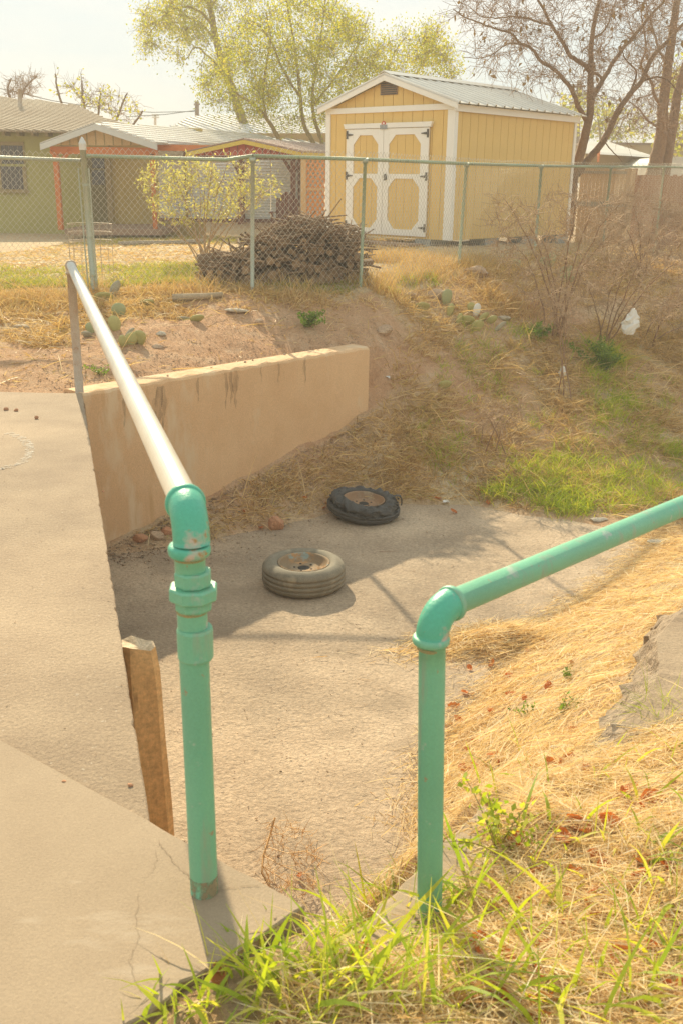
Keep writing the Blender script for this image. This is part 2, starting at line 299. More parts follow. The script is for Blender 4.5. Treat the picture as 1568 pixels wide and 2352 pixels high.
def thing(name, label, cat, loc=(0, 0, 0), group=None):
    o = bpy.data.objects.new(name, None); COL.objects.link(o); o.location = [float(x) for x in loc]; o.empty_display_size = 0.2
    WL[o.name] = A3(loc); return props(o, label, cat, group)
def link(name, me, mat, parent=None, loc=(0, 0, 0)):
    o = bpy.data.objects.new(name, me); COL.objects.link(o)
    if mat and not me.materials: me.materials.append(MATS[mat])
    if parent is not None: o.parent = parent
    o.location = [float(x) for x in loc]; return o
def part(name, mb, mat, parent, label=None, smooth=False, kind=None, mats=None, fmat=None):
    """world coordinates in, child of parent out; its origin in the middle of its base"""
    pw = WL[parent.name]; smooth_ = smooth
    if isinstance(mb, Big):
        V = np.concatenate(mb.V); c = np.array([(V[:, 0].min() + V[:, 0].max()) / 2, (V[:, 1].min() + V[:, 1].max()) / 2, V[:, 2].min()])
        me = mb.mesh(name, c, smooth)
    else:
        V = A3(mb.v); c = np.array([(V[:, 0].min() + V[:, 0].max()) / 2, (V[:, 1].min() + V[:, 1].max()) / 2, V[:, 2].min()])
        me = bpy.data.meshes.new(name); me.from_pydata([tuple(p) for p in V - c], [], mb.f)
        if smooth: me.polygons.foreach_set('use_smooth', [True] * len(me.polygons))
    if mats:
        for x in mats: me.materials.append(MATS[x])
        me.polygons.foreach_set('material_index', [fmat(k) for k in range(len(me.polygons))])
    o = link(name, me, mat, parent, c - pw); WL[o.name] = c
    if label: o['label'] = label
    if kind: o['kind'] = kind
    return o
class _Root: name = '__root__'
WL['__root__'] = np.zeros(3)
def solo(name, mb, mat, label=None, cat=None, group=None, kind=None, smooth=False, mats=None, fmat=None):
    if isinstance(mb, Big):
        V = np.concatenate(mb.V)
    else: V = A3(mb.v)
    c = np.array([(V[:, 0].min() + V[:, 0].max()) / 2, (V[:, 1].min() + V[:, 1].max()) / 2, V[:, 2].min()])
    if isinstance(mb, Big): me = mb.mesh(name, c, smooth)
    else:
        me = bpy.data.meshes.new(name); me.from_pydata([tuple(p) for p in V - c], [], mb.f)
        if smooth: me.polygons.foreach_set('use_smooth', [True] * len(me.polygons))
    if mats:
        for x in mats: me.materials.append(MATS[x])
        me.polygons.foreach_set('material_index', [fmat(k) for k in range(len(me.polygons))])
    o = link(name, me, mat, None, c); WL[o.name] = c
    return props(o, label, cat, group, kind)
X3 = np.eye(3)

def wob(x, y, s=1.0, ph=0.0):
    """cheap smooth noise, about -1..1"""
    x = np.asarray(x, float) * s; y = np.asarray(y, float) * s
    return (np.sin(x * 1.7 + 1.3 * np.sin(y * 1.1 + ph) + ph) + np.sin(y * 2.3 + 1.7 * np.sin(x * 0.9 + 2.1 + ph)) + 0.6 * np.sin((x + y) * 3.9 + 2 * np.sin(x * 2.2 - y * 1.4) + ph)) / 2.6
def in_poly(x, y, P):
    ins = np.zeros(np.shape(x), bool); n = len(P)
    for i in range(n):
        x0, y0 = P[i]; x1, y1 = P[(i + 1) % n]
        c = (y0 > y) != (y1 > y)
        with np.errstate(divide='ignore', invalid='ignore'):
            ins ^= c & (x < (x1 - x0) * (y - y0) / (y1 - y0 + 1e-12) + x0)
    return ins
def edge_dist(x, y, P):
    d = np.full(np.shape(x), 1e9); n = len(P)
    for i in range(n):
        a = np.array(P[i]); b = np.array(P[(i + 1) % n]); e = b - a
        t = np.clip(((x - a[0]) * e[0] + (y - a[1]) * e[1]) / (e @ e), 0, 1)
        d = np.minimum(d, np.hypot(x - a[0] - t * e[0], y - a[1] - t * e[1]))
    return d

# ------------------------------------------------------------------ ground
BED = -1.25
PA = at_z(190, 903, 0)[:2]; PC = at_z(847, 796, 0)[:2]; PB = at_z(345, 1888, 0)[:2]; PD = at_z(700, 2085, 0)[:2]
PJ = at_z(0, 1700, 0)[:2]; PN = at_z(300, 2352, 0)[:2]
PE = at_z(1165, 1788, -0.19)[:2]
wd = (PC - PA) / np.linalg.norm(PC - PA); WLEN = np.linalg.norm(PC - PA); wn = np.array([-wd[1], wd[0]])
hd = (PE - PD) / np.linalg.norm(PE - PD); HLEN = np.linalg.norm(PE - PD); hn = np.array([-hd[1], hd[0]])
SLAB = [tuple(PA), (-9.0, 7.25), (-9.0, -3.0), (-1.8, -3.0), (-1.0, 0.86), tuple(PN), tuple(PD), tuple(PB)]
jdir = (PJ - PB) / np.linalg.norm(PJ - PB)

bank = [at_y(*p) for p in [(1000, 700, 11.5), (1000, 850, 10.3), (1000, 1000, 9.3), (1400, 800, 12), (1400, 950, 10.3), (1400, 1100, 9),
        (1200, 700, 12), (1200, 900, 10.4), (1200, 1050, 9.2), (1568, 700, 14), (1568, 850, 12), (1568, 1000, 10.4), (1568, 1100, 9.5),
        (900, 700, 10.9), (905, 800, 10.2), (900, 900, 9.75), (900, 1000, 9.2), (900, 1090, 8.7)]]
bank += [A3(p) for p in [(6, 9, -1.15), (6, 12, -.5), (7, 15.5, .1), (9, 7.5, -1.15), (12, 12, -.3)]]
fencep = [A3(p) for p in [(-6, 10.5, .33), (-2.6, 10.5, .36), (-.93, 10.4, .41), (-.4, 10.75, .37), (.18, 11, .42), (-.5, 11.6, .42), (1.44, 12.9, .49), (2.72, 14.8, .47), (4.2, 16.8, .42), (5.6, 18.6, .25)]]
yard = [A3(p) for p in [(-10, 25, .15), (-4, 25, .15), (0, 22, .25), (3, 20, .35), (1.6, 15.7, .54), (0.3, 16.5, .52), (3.9, 18.2, .50), (2.5, 17, .54), (0, 15, .47), (-3, 14, .36), (-6, 18, .25), (8, 22, .2), (15, 30, .2), (-30, 25, .2), (-15, 40, .2),
        (15, 60, .2), (0, 60, .2), (-100, 100, .3), (100, 100, .3), (0, 300, .5), (-300, 300, .5), (300, 300, .5), (60, 20, 0.), (-40, 8, 0)]]
backp = [A3(p) for p in [(-9, 7.3, -.02), (-6, 7.3, -.02), (-4, 7.3, -.02), (-2, 7.35, -.02), (-1.3, 8.05, -.03), (-.6, 8.85, -.03), (.2, 9.75, -.06), (-3, 8.8, .14), (-1.2, 9.4, .2)]]
def wallpt(u, v): return at_plane(u, v, (*PA, 0), np.array([wn[0], wn[1], 0]))
apron = [wallpt(250, 1246), wallpt(380, 1185), wallpt(520, 1118), wallpt(680, 1030), wallpt(780, 985), wallpt(845, 940)]
toe = [at_z(u, v, BED + 0.01) for u, v in [(310, 1262), (420, 1250), (500, 1232), (640, 1200), (760, 1172), (850, 1150), (930, 1150), (1060, 1150), (1180, 1178), (1380, 1205)]]
edge = [at_z(u, v, BED + 0.01) for u, v in [(1495, 1225), (1505, 1262), (1425, 1330), (1310, 1400), (1190, 1520), (1110, 1620), (1045, 1700), (1000, 1790), (955, 1895)]]
deep = [A3(p) for p in [(-1, 6, -1.5), (0, 5, -1.5), (0, 6.5, -1.45), (1, 6.5, -1.45), (-.5, 4, -1.5), (1.7, 7.0, -1.4), (.2, 3.6, -1.4), (-1.2, 5, -1.5), (-.2, 3, -1.5), (-1.5, 6.5, -1.5), (-3, 5.5, -1.5), (-2, 3.5, -1.5), (-1.2, 3, -1.5)]]
fore = [at_z(*p) for p in [(1568, 2352, -.06), (1568, 2050, -.10), (1568, 1850, -.16), (1300, 2352, -.08), (1300, 2050, -.2), (1300, 1880, -.32), (1240, 1730, -.62), (1400, 1720, -.42), (1400, 1580, -.66),
        (1568, 1700, -.28), (1568, 1560, -.42), (1560, 1400, -.72), (1480, 1420, -.88), (1130, 1800, -.36), (1080, 1860, -.34), (1030, 2100, -.19), (950, 2200, -.12), (800, 2200, -.07), (720, 2352, -.04), (1260, 1560, -1.0), (1230, 1640, -.84)]]
_od = np.array([(PN - PD)[1], -(PN - PD)[0]]); _od = -_od / np.linalg.norm(_od) * (1 if _od[0] < 0 else -1)
fore += [A3([*(PD + (PN - PD) * f + _od * k), z]) for f in (.1, .25, .4, .55, .7, .85, 1.0, 1.3, 1.8) for k, z in ((.05, .012), (.2, -.02))]
fore += [A3([*(PD + hd * t - hn * k), z]) for t, z in ((.08, -.16), (.2, -.22), (.35, -.23), (.55, -.21), (.75, -.17), (HLEN, -.2)) for k in (.05, .15)]
fore += [A3([*(PD + hd * t - hn * .3), z]) for t, z in ((.08, -.06), (.2, -.13), (.35, -.17), (.55, -.18), (.75, -.17))]
fore += [A3(p) for p in [(0, 1.0, -.03), (0, 0, 0), (2, 0, .05), (0, -3, 0), (3, -3, .05), (3, 3, -.05), (5, 3, .0), (3.2, 5.5, -.5), (5, 6, -.6), (8, 3, 0), (2.6, 4.4, -.42), (20, 0, 0)]]
def rbf(P):
    P = np.array(P); n = len(P); D = np.linalg.norm(P[:, None, :2] - P[None, :, :2], axis=2)
    K = np.zeros((n + 3, n + 3)); K[:n, :n] = D - 0.03 * np.eye(n); K[:n, n] = K[n, :n] = 1; K[:n, n + 1:] = P[:, :2]; K[n + 1:, :n] = P[:, :2].T
    c = np.linalg.solve(K, np.concatenate([P[:, 2], np.zeros(3)]))
    def f(x, y):
        x = np.asarray(x, float); y = np.asarray(y, float); z = c[n] + c[n + 1] * x + c[n + 2] * y
        for k in range(n): z = z + c[k] * np.hypot(x - P[k, 0], y - P[k, 1])
        return z
    return f
fb = rbf(bank + fencep + yard + backp); ff = rbf(bank + fencep + yard + apron + toe + edge + deep + fore)
def sstep(t): t = np.clip(t, 0, 1); return t * t * (3 - 2 * t)
def ter(x, y):
    x = np.asarray(x, float); y = np.asarray(y, float)
    zb = fb(x, y); zf = ff(x, y)
    t = (x - PA[0]) * wd[0] + (y - PA[1]) * wd[1]; s = (x - PA[0]) * wn[0] + (y - PA[1]) * wn[1]
    wgt = np.where(t < WLEN, (s > 0.12) * 1.0, sstep((s - 0.12) / (0.12 + 0.9 * np.maximum(t - WLEN, 0)) + 0.5))
    wgt = np.where((t < 0) & (y > 7.1), 1.0, wgt)
    z = zb * wgt + zf * (1 - wgt)
    t2 = (x - PD[0]) * hd[0] + (y - PD[1]) * hd[1]; s2 = (x - PD[0]) * hn[0] + (y - PD[1]) * hn[1]
    cut = (s2 > -0.03) & ((t2 > 0.03) | ((y > 1.765) & (t2 > -.6))) & (t2 < HLEN * .8) & (s2 < 1.5)
    z = np.where(cut, np.minimum(z, -1.45), z)
    lim = -1.3 + 1.4 * (t2 - HLEN * .6) + 5.0 * np.maximum(0, .05 - s2)
    z = np.where((t2 >= HLEN * .8) & (s2 < 1.5) & (s2 > -.4), np.minimum(z, np.maximum(lim, -1.45)), z)
    rough = np.clip((z - BED - 0.02) / 0.1, 0, 1) * np.clip(1 - (y - 20) / 10, 0, 1)
    z = z + rough * (0.022 * wob(x, y, 3.1) + 0.012 * wob(x, y, 8.0, 2) + 0.006 * wob(x, y, 19, 4))
    ins = in_poly(x, y, SLAB) & (edge_dist(x, y, SLAB) > 0.07)
    return np.where(ins, np.minimum(z, -0.25), z)
def hit(u, v, y0=1.0, y1=40.0):
    d = ray(u, v); Y = np.concatenate([np.arange(y0, 14, 0.02), np.arange(14, y1, 0.08)]); P = O + d[None, :] * (Y / d[1])[:, None]
    k = np.argmax(P[:, 2] <= np.maximum(ter(P[:, 0], P[:, 1]), np.where(P[:, 1] < 9, BED, -9)))
    return P[k]
def on(x, y): return np.array([x, y, float(ter(x, y))])

def grow_axis(a, b, step, lo, hi, k=1.25):
    mid = list(np.arange(a, b + 1e-6, step)); st = step; v = mid[-1]
    while v < hi: st *= k; v += st; mid.append(v)
    st = step; v = mid[0]
    while v > lo: st *= k; v -= st; mid.insert(0, v)
    return np.array(mid)
gx = grow_axis(-2.6, 4.6, 0.06, -280, 280); gy = grow_axis(0.9, 13.5, 0.06, -30, 480, 1.12)
GX, GY = np.meshgrid(gx, gy); GZ = ter(GX, GY)
nx = len(gx); ii = (np.arange(len(gy) - 1)[:, None] * nx + np.arange(nx - 1)[None, :]).reshape(-1)
g = Big(); g.add(np.stack([GX, GY, GZ], -1).reshape(-1, 3), np.stack([ii, ii + 1, ii + nx + 1, ii + nx], -1))
me = g.mesh('ground', smooth=True)
# how much thatch, greenery and bare soil lies on each spot
def zone_straw(x, y): # right foreground, the bank, yard
    return np.clip(0.55 + 0.5 * wob(x, y, 1.3, 1), 0, 1)
xx, yy = GX.ravel(), GY.ravel(); uu, vv, dd = proj(np.stack([xx, yy, GZ.ravel()], -1))
straw_amt = np.clip(0.5 + 0.55 * wob(xx, yy, 1.1, 1), 0, 1)
_rb = (yy < 7.6) & (xx > -0.1); straw_amt[_rb] = np.clip(.8 + .5 * wob(xx, yy, 2.6, 4), .15, 1)[_rb]
t_ = (xx - PA[0]) * wd[0] + (yy - PA[1]) * wd[1]; s_ = (xx - PA[0]) * wn[0] + (yy - PA[1]) * wn[1]
bare = (s_ > 0) & (s_ < 1.45 + 0.35 * wob(xx, yy, 2)) & (t_ > -4) & (t_ < WLEN + 1.1)
straw_amt[bare] *= 0.15
yardm = yy > 10.6 + np.clip(xx, 0, 9) * 1.35
straw_amt[yardm] = np.clip(0.85 + 0.2 * wob(xx, yy, .6), 0, 1)[yardm]
green_amt = np.zeros_like(xx)
gy_band = yardm & (yy < 13.2) & (xx < -0.6); green_amt[gy_band] = np.clip(.5 + .4 * wob(xx, yy, 1.5), 0, 1)[gy_band]
gr_bank = (~yardm) & (xx > 1.6) & (yy > 7.6) & (GZ.ravel() < -0.3); green_amt[gr_bank] = np.clip(.0 + .55 * wob(xx, yy, 1.9, 3), 0, 1)[gr_bank]
me.attributes['rnd'].data.foreach_set('value', straw_amt.astype(np.float32))
at = me.attributes.new('green', 'FLOAT', 'POINT'); at.data.foreach_set('value', green_amt.astype(np.float32))
m, nt, out = new_mat('ground')
tc = nt.nodes.new('ShaderNodeTexCoord'); vec = tc.outputs['Object']
def attr(n): a = nt.nodes.new('ShaderNodeAttribute'); a.attribute_name = n; return a.outputs['Fac']
soil = _ramp(nt, _noise(nt, vec, 5, 7, 0.7), [(0.3, (0.52, 0.28, 0.145)), (0.52, (0.62, 0.365, 0.205)), (0.72, (0.70, 0.475, 0.295))])
th = _ramp(nt, _noise(nt, vec, 16, 8, 0.75), [(0.30, (0.36, 0.24, 0.13)), (0.46, (0.60, 0.45, 0.26)), (0.70, (0.80, 0.68, 0.45))])
gn = _ramp(nt, _noise(nt, vec, 20, 6, 0.7), [(0.3, (0.26, 0.28, 0.06)), (0.7, (0.42, 0.42, 0.12))])
mm = nt.nodes.new('ShaderNodeMath'); mm.operation = 'MULTIPLY'; nt.links.new(attr('green'), mm.inputs[0]); nt.links.new(_ramp(nt, _noise(nt, vec, 9, 5, .7), [(.38, (0, 0, 0)), (.6, (1, 1, 1))]), mm.inputs[1])
mm2 = nt.nodes.new('ShaderNodeMath'); mm2.operation = 'MULTIPLY'; nt.links.new(attr('rnd'), mm2.inputs[0]); nt.links.new(_ramp(nt, _noise(nt, vec, 7, 6, .7), [(.28, (.25,) * 3), (.5, (1, 1, 1))]), mm2.inputs[1])
col = _mix(nt, mm.outputs[0], _mix(nt, mm2.outputs[0], soil, th), gn)
gr = _ramp(nt, _noise(nt, vec, 60, 5, 0.75), [(.3, (.72,) * 3), (.7, (1.2,) * 3)]); col = _mix(nt, 1.0, col, gr, 'MULTIPLY')
b = nt.nodes.new('ShaderNodeBsdfPrincipled'); b.inputs['Roughness'].default_value = 0.95; b.inputs['Specular IOR Level'].default_value = .15
nt.links.new(col, b.inputs['Base Color'])
bp = nt.nodes.new('ShaderNodeBump'); bp.inputs['Distance'].default_value = 0.035; nt.links.new(_noise(nt, vec, 17, 10, 0.8), bp.inputs['Height']); nt.links.new(bp.outputs[0], b.inputs['Normal'])
nt.links.new(b.outputs[0], out.inputs[0])
props(link('ground', me, 'ground'), 'reddish dirt ground with dry thatch around the creek and yard', kind='structure')

# dry creek floor
bx = np.arange(-2.4, 7.01, 0.08); by = np.arange(1.4, 10.01, 0.08); BX, BY = np.meshgrid(bx, by)
BZ = BED + 0.006 * wob(BX, BY, 2.2) + 0.003 * wob(BX, BY, 9, 2)
n = len(bx); ii = (np.arange(len(by) - 1)[:, None] * n + np.arange(n - 1)[None, :]).reshape(-1)
g = Big(); g.add(np.stack([BX, BY, BZ], -1).reshape(-1, 3), np.stack([ii, ii + 1, ii + n + 1, ii + n], -1))
bed_o = props(link('creek_bed', g.mesh('creek_bed', smooth=True), 'bed'), 'dusty concrete floor of the dry creek bed', kind='structure')
WL[bed_o.name] = np.zeros(3)

# ------------------------------------------------------------------ pavements, walls
def chip_line(p, q, step, amp, seed):
    r = np.random.default_rng(seed); p, q = A3(p), A3(q); L = np.linalg.norm(q - p); k = max(2, int(L / step)); d = (q - p) / L; nn = np.array([-d[1], d[0]])
    out = [p]; s = 0.0; off = np.convolve(r.normal(size=k + 6), [.2, .25, .25, .2, .1] , 'same')
    for i in range(1, k):
        c = -r.uniform(1, 4) * amp if r.random() < .09 else 0.0
        out.append(p + (q - p) * i / k + nn * (off[i] * amp + c))
    return out
def slab_mesh(poly, z, depth):
    P = [np.array([*p, z]) for p in poly]; c = np.mean(P, axis=0)
    mb = MB(); n = len(P); bev = 0.004
    inner = []
    for i in range(n):
        a, b_, cc = P[i - 1][:2], P[i][:2], P[(i + 1) % n][:2]
        e1 = unit(b_ - a); e2 = unit(cc - b_); nn = unit(np.array([-(e1 + e2)[1], (e1 + e2)[0]])); inner.append(np.array([*(b_ + nn * bev), z]))
    V = inner + [p - np.array([0, 0, bev]) for p in P] + [p - np.array([0, 0, depth]) for p in P]
    Fs = [tuple(range(n))] + [(i, i + n, (i + 1) % n + n, (i + 1) % n) for i in range(n)] + [(i + n, i + 2 * n, (i + 1) % n + 2 * n, (i + 1) % n + n) for i in range(n)]
    return mb.add(V, Fs)
def ccw(poly):
    a = sum(poly[i][0] * poly[(i + 1) % len(poly)][1] - poly[(i + 1) % len(poly)][0] * poly[i][1] for i in range(len(poly)))
    return poly if a > 0 else poly[::-1]
JL = PB + jdir * 6.6; jn = np.array([jdir[1], -jdir[0]]); jn = jn if jn[1] < 0 else -jn                                # where the joint reaches the far left
far_poly = ccw([tuple(p) for p in chip_line(PA, PB, 0.03, 0.0016, 3)] + [tuple(PB), tuple(PB + jn * .03 + jdir * .02), tuple(JL + jn * .03), (JL[0], 7.25)] + [tuple(p) for p in chip_line((JL[0], 7.25), PA, .1, .012, 5)][1:])
pav = solo('pavement', slab_mesh(far_poly, 0.0, 1.5), 'slab_old', 'rough worn concrete pavement along the left handrail', kind='structure')
near_poly = ccw([tuple(PB)] + [tuple(p) for p in chip_line(PB, PD, .04, .0025, 8)][1:] + [tuple(p) for p in chip_line(PD, PN, .03, .006, 9)] + [tuple(PN), (-1.0, 0.86), (-1.8, -3.0), (-9.0, -3.0), (-9.0, 7.25), (JL[0], 7.25), tuple(JL)])
pav2 = solo('pavement', slab_mesh(near_poly, 0.005, 1.5), 'slab_new', 'smooth newer concrete pavement in front of the joint', kind='structure')
# cracks and paint on the pavements
def ribbon(px, wid, z):
    P = np.array([at_z(u, v, z) for u, v in px]); Q = []
    for i in range(len(P) - 1):
        k = 4
        for j in range(k): Q.append(P[i] + (P[i + 1] - P[i]) * j / k + np.array([*(rng.normal(size=2) * 0.0022), 0]) * (j > 0))
    Q.append(P[-1]); Q = np.array(Q); T = np.gradient(Q, axis=0); S = np.stack([-T[:, 1], T[:, 0], 0 * T[:, 0]], -1); S /= np.linalg.norm(S, axis=1)[:, None]
    ww = wid * .42 * (0.5 + rng.random(len(Q)))[:, None]; ww[0] = ww[-1] = wid * .15
    V = np.concatenate([Q - S * ww, Q + S * ww]); k = len(Q)
    return MB().add(V, [(i, i + 1, i + 1 + k, i + k) for i in range(k - 1)])
for px, wd_ in [([(366, 1930), (372, 1945), (395, 1970), (412, 1990), (430, 2005), (438, 2018)], .0016), ([(320, 2050), (316, 2090), (312, 2130), (322, 2150), (306, 2180), (298, 2210), (310, 2250), (330, 2280)], .0009),
                ([(503, 2045), (530, 2038), (570, 2034), (600, 2034)], .0014), ([(505, 2040), (520, 2025)], .0014), ([(430, 2205), (460, 2225), (500, 2228), (545, 2240)], .0013), ([(330, 2022), (350, 2000), (362, 1975), (358, 1950)], .0009)]:
    part('crack', ribbon(px, wd_, 0.0072), 'crack', pav2)
part('crack', ribbon([(228, 1300), (214, 1297)], .002, .002), 'crack', pav)
for px, wd_ in [([(960, 1890), (985, 1800), (950, 1740), (930, 1690)], .003), ([(600, 1700), (660, 1660), (720, 1655), (790, 1620), (860, 1610)], .003), ([(800, 1560), (880, 1580), (950, 1600)], .003), ([(760, 1400), (840, 1450), (900, 1440), (960, 1470)], .0035), ([(1050, 1260), (1120, 1290), (1200, 1280), (1290, 1300)], .004), ([(520, 1820), (600, 1800), (640, 1770)], .0025)]:
    part('crack', ribbon(px, wd_, BED + 0.012), 'crack', bed_o)
ring = []
for a in np.linspace(-.2, 2.4, 34):
    ring.append((-22 + 92 * math.cos(a - .9), 1033 + 44 * math.sin(a - .9)))
part('paint_mark', ribbon(ring, .055, 0.003), 'paint_white', pav, label='worn white painted ring on the old pavement')

# wing wall
q0 = np.array([*PA, 0]); dirw = np.array([*wd, 0]); nrw = np.array([*wn, 0])
mb = MB(); th = 0.25; nseg = 44
prof = [(0.0, -1.6), (0.0, -0.025), (0.012, -0.006), (0.03, 0.0), (th - .03, 0.0), (th, -0.02), (th, -1.6)]
V = []
for i in range(nseg + 1):
    t = WLEN * i / nseg
    for k, (s, z) in enumerate(prof):
        jz = (0.004 * math.sin(t * 23 + k) + 0.004 * math.sin(t * 51)) * (1 <= k <= 3)
        js = (0.004 * math.sin(t * 17 + 1) + 0.003 * math.sin(t * 43)) * (k in (1, 2))
        V.append(q0 + dirw * t + nrw * (s + js) + np.array([0, 0, z + jz]))
kp = len(prof)
Fs = [(i * kp + k, (i + 1) * kp + k, (i + 1) * kp + k + 1, i * kp + k + 1) for i in range(nseg) for k in range(kp - 1)] + [tuple(range(kp)), tuple(nseg * kp + k for k in range(kp - 1, -1, -1))]
mb.add(V, Fs)
wall = solo('wing_wall', mb, 'wing', 'tan concrete wing wall with dark water stains beside the creek bed', 'wall')
def wp(u, v, off=-0.002): return at_plane(u, v, q0, nrw) + nrw * off
for (u0, v0, ln, wd_) in [(366, 888, 130, 9), (376, 886, 110, 6), (541, 850, 90, 6), (531, 852, 75, 4.5), (355, 915, 110, 5), (520, 856, 85, 4), (700, 824, 60, 3), (640, 834, 50, 2.5), (455, 868, 60, 3), (286, 912, 70, 4), (600, 842, 40, 2)]:
    pts = []
    k = 10
    for i in range(k + 1):
        f = i / k; cw = wd_ * (0.25 + .75 * math.sin(math.pi * min(1, f * 1.25 + .12)) if f < .75 else .75 * (1 - f) * 4 * .8 + .05) * (0.7 + .6 * rng.random())
        ux = u0 + 1.5 * math.sin(f * 7 + u0); pts.append((wp(ux - cw, v0 + ln * f), wp(ux + cw, v0 + ln * f)))
    mbs = MB().add([p for pr in pts for p in pr], [(2 * i, 2 * i + 1, 2 * i + 3, 2 * i + 2) for i in range(k)])
    part('water_stain', mbs, 'stain', wall)

# headwall ledge under the right handrail
mb = MB(); h0 = np.array([*(PD - hd * 0.02), -0.0]); hdir = np.array([*hd, 0]); hnn = np.array([*hn, 0]); V = []; nseg = 26; L2 = HLEN * .8 + .05
prof = [(0.0, -1.6), (0.0, -0.2), (-0.012, -0.188), (-0.15, -0.186), (-0.16, -0.21), (-0.16, -1.6)]
for i in range(nseg + 1):
    t = L2 * i / nseg
    for k, (s, z) in enumerate(prof):
        V.append(h0 + hdir * t + hnn * (s + (0.005 * math.sin(t * 60 + k)) * (k in (1, 2))) + np.array([0, 0, z + .004 * math.sin(t * 37 + 2 * k)]))
kp = len(prof)
Fs = [(i * kp + k, i * kp + k + 1, (i + 1) * kp + k + 1, (i + 1) * kp + k) for i in range(nseg) for k in range(kp - 1)] + [tuple(range(kp - 1, -1, -1)), tuple(nseg * kp + k for k in range(kp))]
solo('headwall', mb.add(V, Fs), 'slab_new', 'low concrete headwall ledge half buried in straw under the right handrail', 'wall')

# ------------------------------------------------------------------ handrails
def elbow_path(c, d_in, d_out, rb, n=9):
    """quarter bend about corner c, coming along d_in and leaving along d_out"""
    d_in, d_out = unit(d_in), unit(d_out); p0 = c - d_in * rb; p2 = c + d_out * rb
    return [p0 + (c + d_out * rb - d_in * rb - p0) * 0 + (-d_in * 0) + (d_in * rb * math.sin(a) + d_out * rb * (1 - math.cos(a))) for a in np.linspace(0, math.pi / 2, n)]
def ring(c, ax, r, h, seg=28):
    ax = unit(ax); c = A3(c)
    return MB().lathe([(r * .93, -h), (r, -h * .6), (r * 1.02, 0), (r, h * .6), (r * .93, h)], c, ax, seg)
R = 0.0305
b1 = at_z(470, 2046, 0.005); top1 = b1 + np.array([0, 0, 0.885])
b2 = at_z(181, 897, 0.0) + np.array([0.015, -.03, 0]); top2 = b2 + np.array([0, 0, 0.905])
rd = unit(top2 - top1)
t = thing('handrail', 'pipe handrail with pale galvanised rail and teal elbow post on the left pavement', 'handrail', b1)
lean = unit(np.array([-.012, 0, 1.0]))
zc = top1[2]
def p1(z): return np.array([b1[0] + (z) * -.006, b1[1], z])
pm = [p1(z) for z in np.linspace(-0.02, zc - .062, 14)]
part('post', MB().tube(pm, R, 28), 'teal', t, smooth=True)
part('grime_ring', MB().lathe([(R * 1.012, .004), (R * 1.012, .05)], p1(0), (0, 0, 1), 28, cap=False), 'grime', t, smooth=True)
part('elbow', MB().tube(elbow_path(top1, (0, 0, 1), rd, .062, 12), [R * 1.2] * 11 + [R * 1.22], 28), 'teal_elbow', t, smooth=True, label='teal elbow with rust and worn paint')
part('collar', ring(top1 + rd * .066, rd, R * 1.33, .009), 'teal_elbow', t, smooth=True)
zb_ = zc - .075
part('collar', ring(p1(zb_), (0, 0, 1), R * 1.36, .011), 'teal_elbow', t, smooth=True)
part('rust_ring', MB().lathe([(R * 1.01, -.004), (R * 1.02, 0.0), (R * 1.01, .004)], p1(zb_ - .0145), (0, 0, 1), 28), 'rust', t)
def hexpart(name, z0, z1, r, sg=8):
    return part(name, MB().lathe([(r * .93, z0), (r, z0 + .004), (r, z1 - .004), (r * .93, z1)], p1(0), (0, 0, 1), sg), 'teal', t)
hexpart('union_nut', zb_ - .075, zb_ - .043, R * 1.24)
hexpart('union_nut', zb_ - .104, zb_ - .0755, R * 1.64)
hexpart('union_nut', zb_ - .126, zb_ - .1045, R * 1.25)
part('rust_ring', MB().lathe([(R * 1.02, -.003), (R * 1.035, 0.0), (R * 1.02, .003)], p1(zb_ - .130), (0, 0, 1), 28), 'rust', t)
part('sleeve', MB().lathe([(R * 1.12, zb_ - .236), (R * 1.19, zb_ - .231), (R * 1.2, zb_ - .172), (R * 1.13, zb_ - .166)], p1(0), (0, 0, 1), 28), 'teal', t, smooth=False)
part('rail', MB().tube([top1 + rd * .055, top1 + (top2 - top1) * .3, top1 + (top2 - top1) * .6, top2 - rd * .04], R, 28), 'galv', t, smooth=True)
part('post', MB().tube([b2 - np.array([0, 0, .03]), b2 * .5 + top2 * .5, top2 - np.array([0, 0, .05])], R, 20), 'galv_old', t, smooth=True, label='rusty galvanised far post')
part('elbow', MB().tube(elbow_path(top2, (0, 0, 1), -rd, .052, 10), R * 1.18, 20), 'galv', t, smooth=True)
part('collar', ring(top2 - rd * .056, rd, R * 1.3, .008, 20), 'galv_old', t, smooth=True)
part('collar', ring(top2 - np.array([0, 0, .056]), (0, 0, 1), R * 1.3, .008, 20), 'galv_old', t, smooth=True)

top3 = at_y(992, 1404, 2.0); b3 = at_y(989, 2110, 2.0); end3 = at_y(1568, 1162, 2.85); rd3 = unit(end3 - top3)
t = thing('handrail', 'teal painted pipe handrail rising from grass on the right side of the creek', 'handrail', b3)
b3b = b3 - np.array([0, 0, .12])
part('post', MB().tube([b3b + (top3 - b3b) * f for f in np.linspace(0, 1 - .06 / .9, 12)], R * .985, 28), 'teal', t, smooth=True)
part('elbow', MB().tube(elbow_path(top3, unit(top3 - b3), rd3, .062, 12), R * 1.2, 28), 'teal_elbow', t, smooth=True)
part('collar', ring(top3 + rd3 * .066, rd3, R * 1.33, .008), 'teal', t, smooth=True)
part('collar', ring(top3 - np.array([0, 0, .068]), (0, 0, 1), R * 1.34, .009), 'teal', t, smooth=True)
part('rust_ring', MB().lathe([(R * 1.0, -.004), (R * 1.02, 0.0), (R * 1.0, .004)], top3 - np.array([0, 0, .086]), (0, 0, 1), 28), 'rust', t)
e3 = top3 + rd3 * 3.2
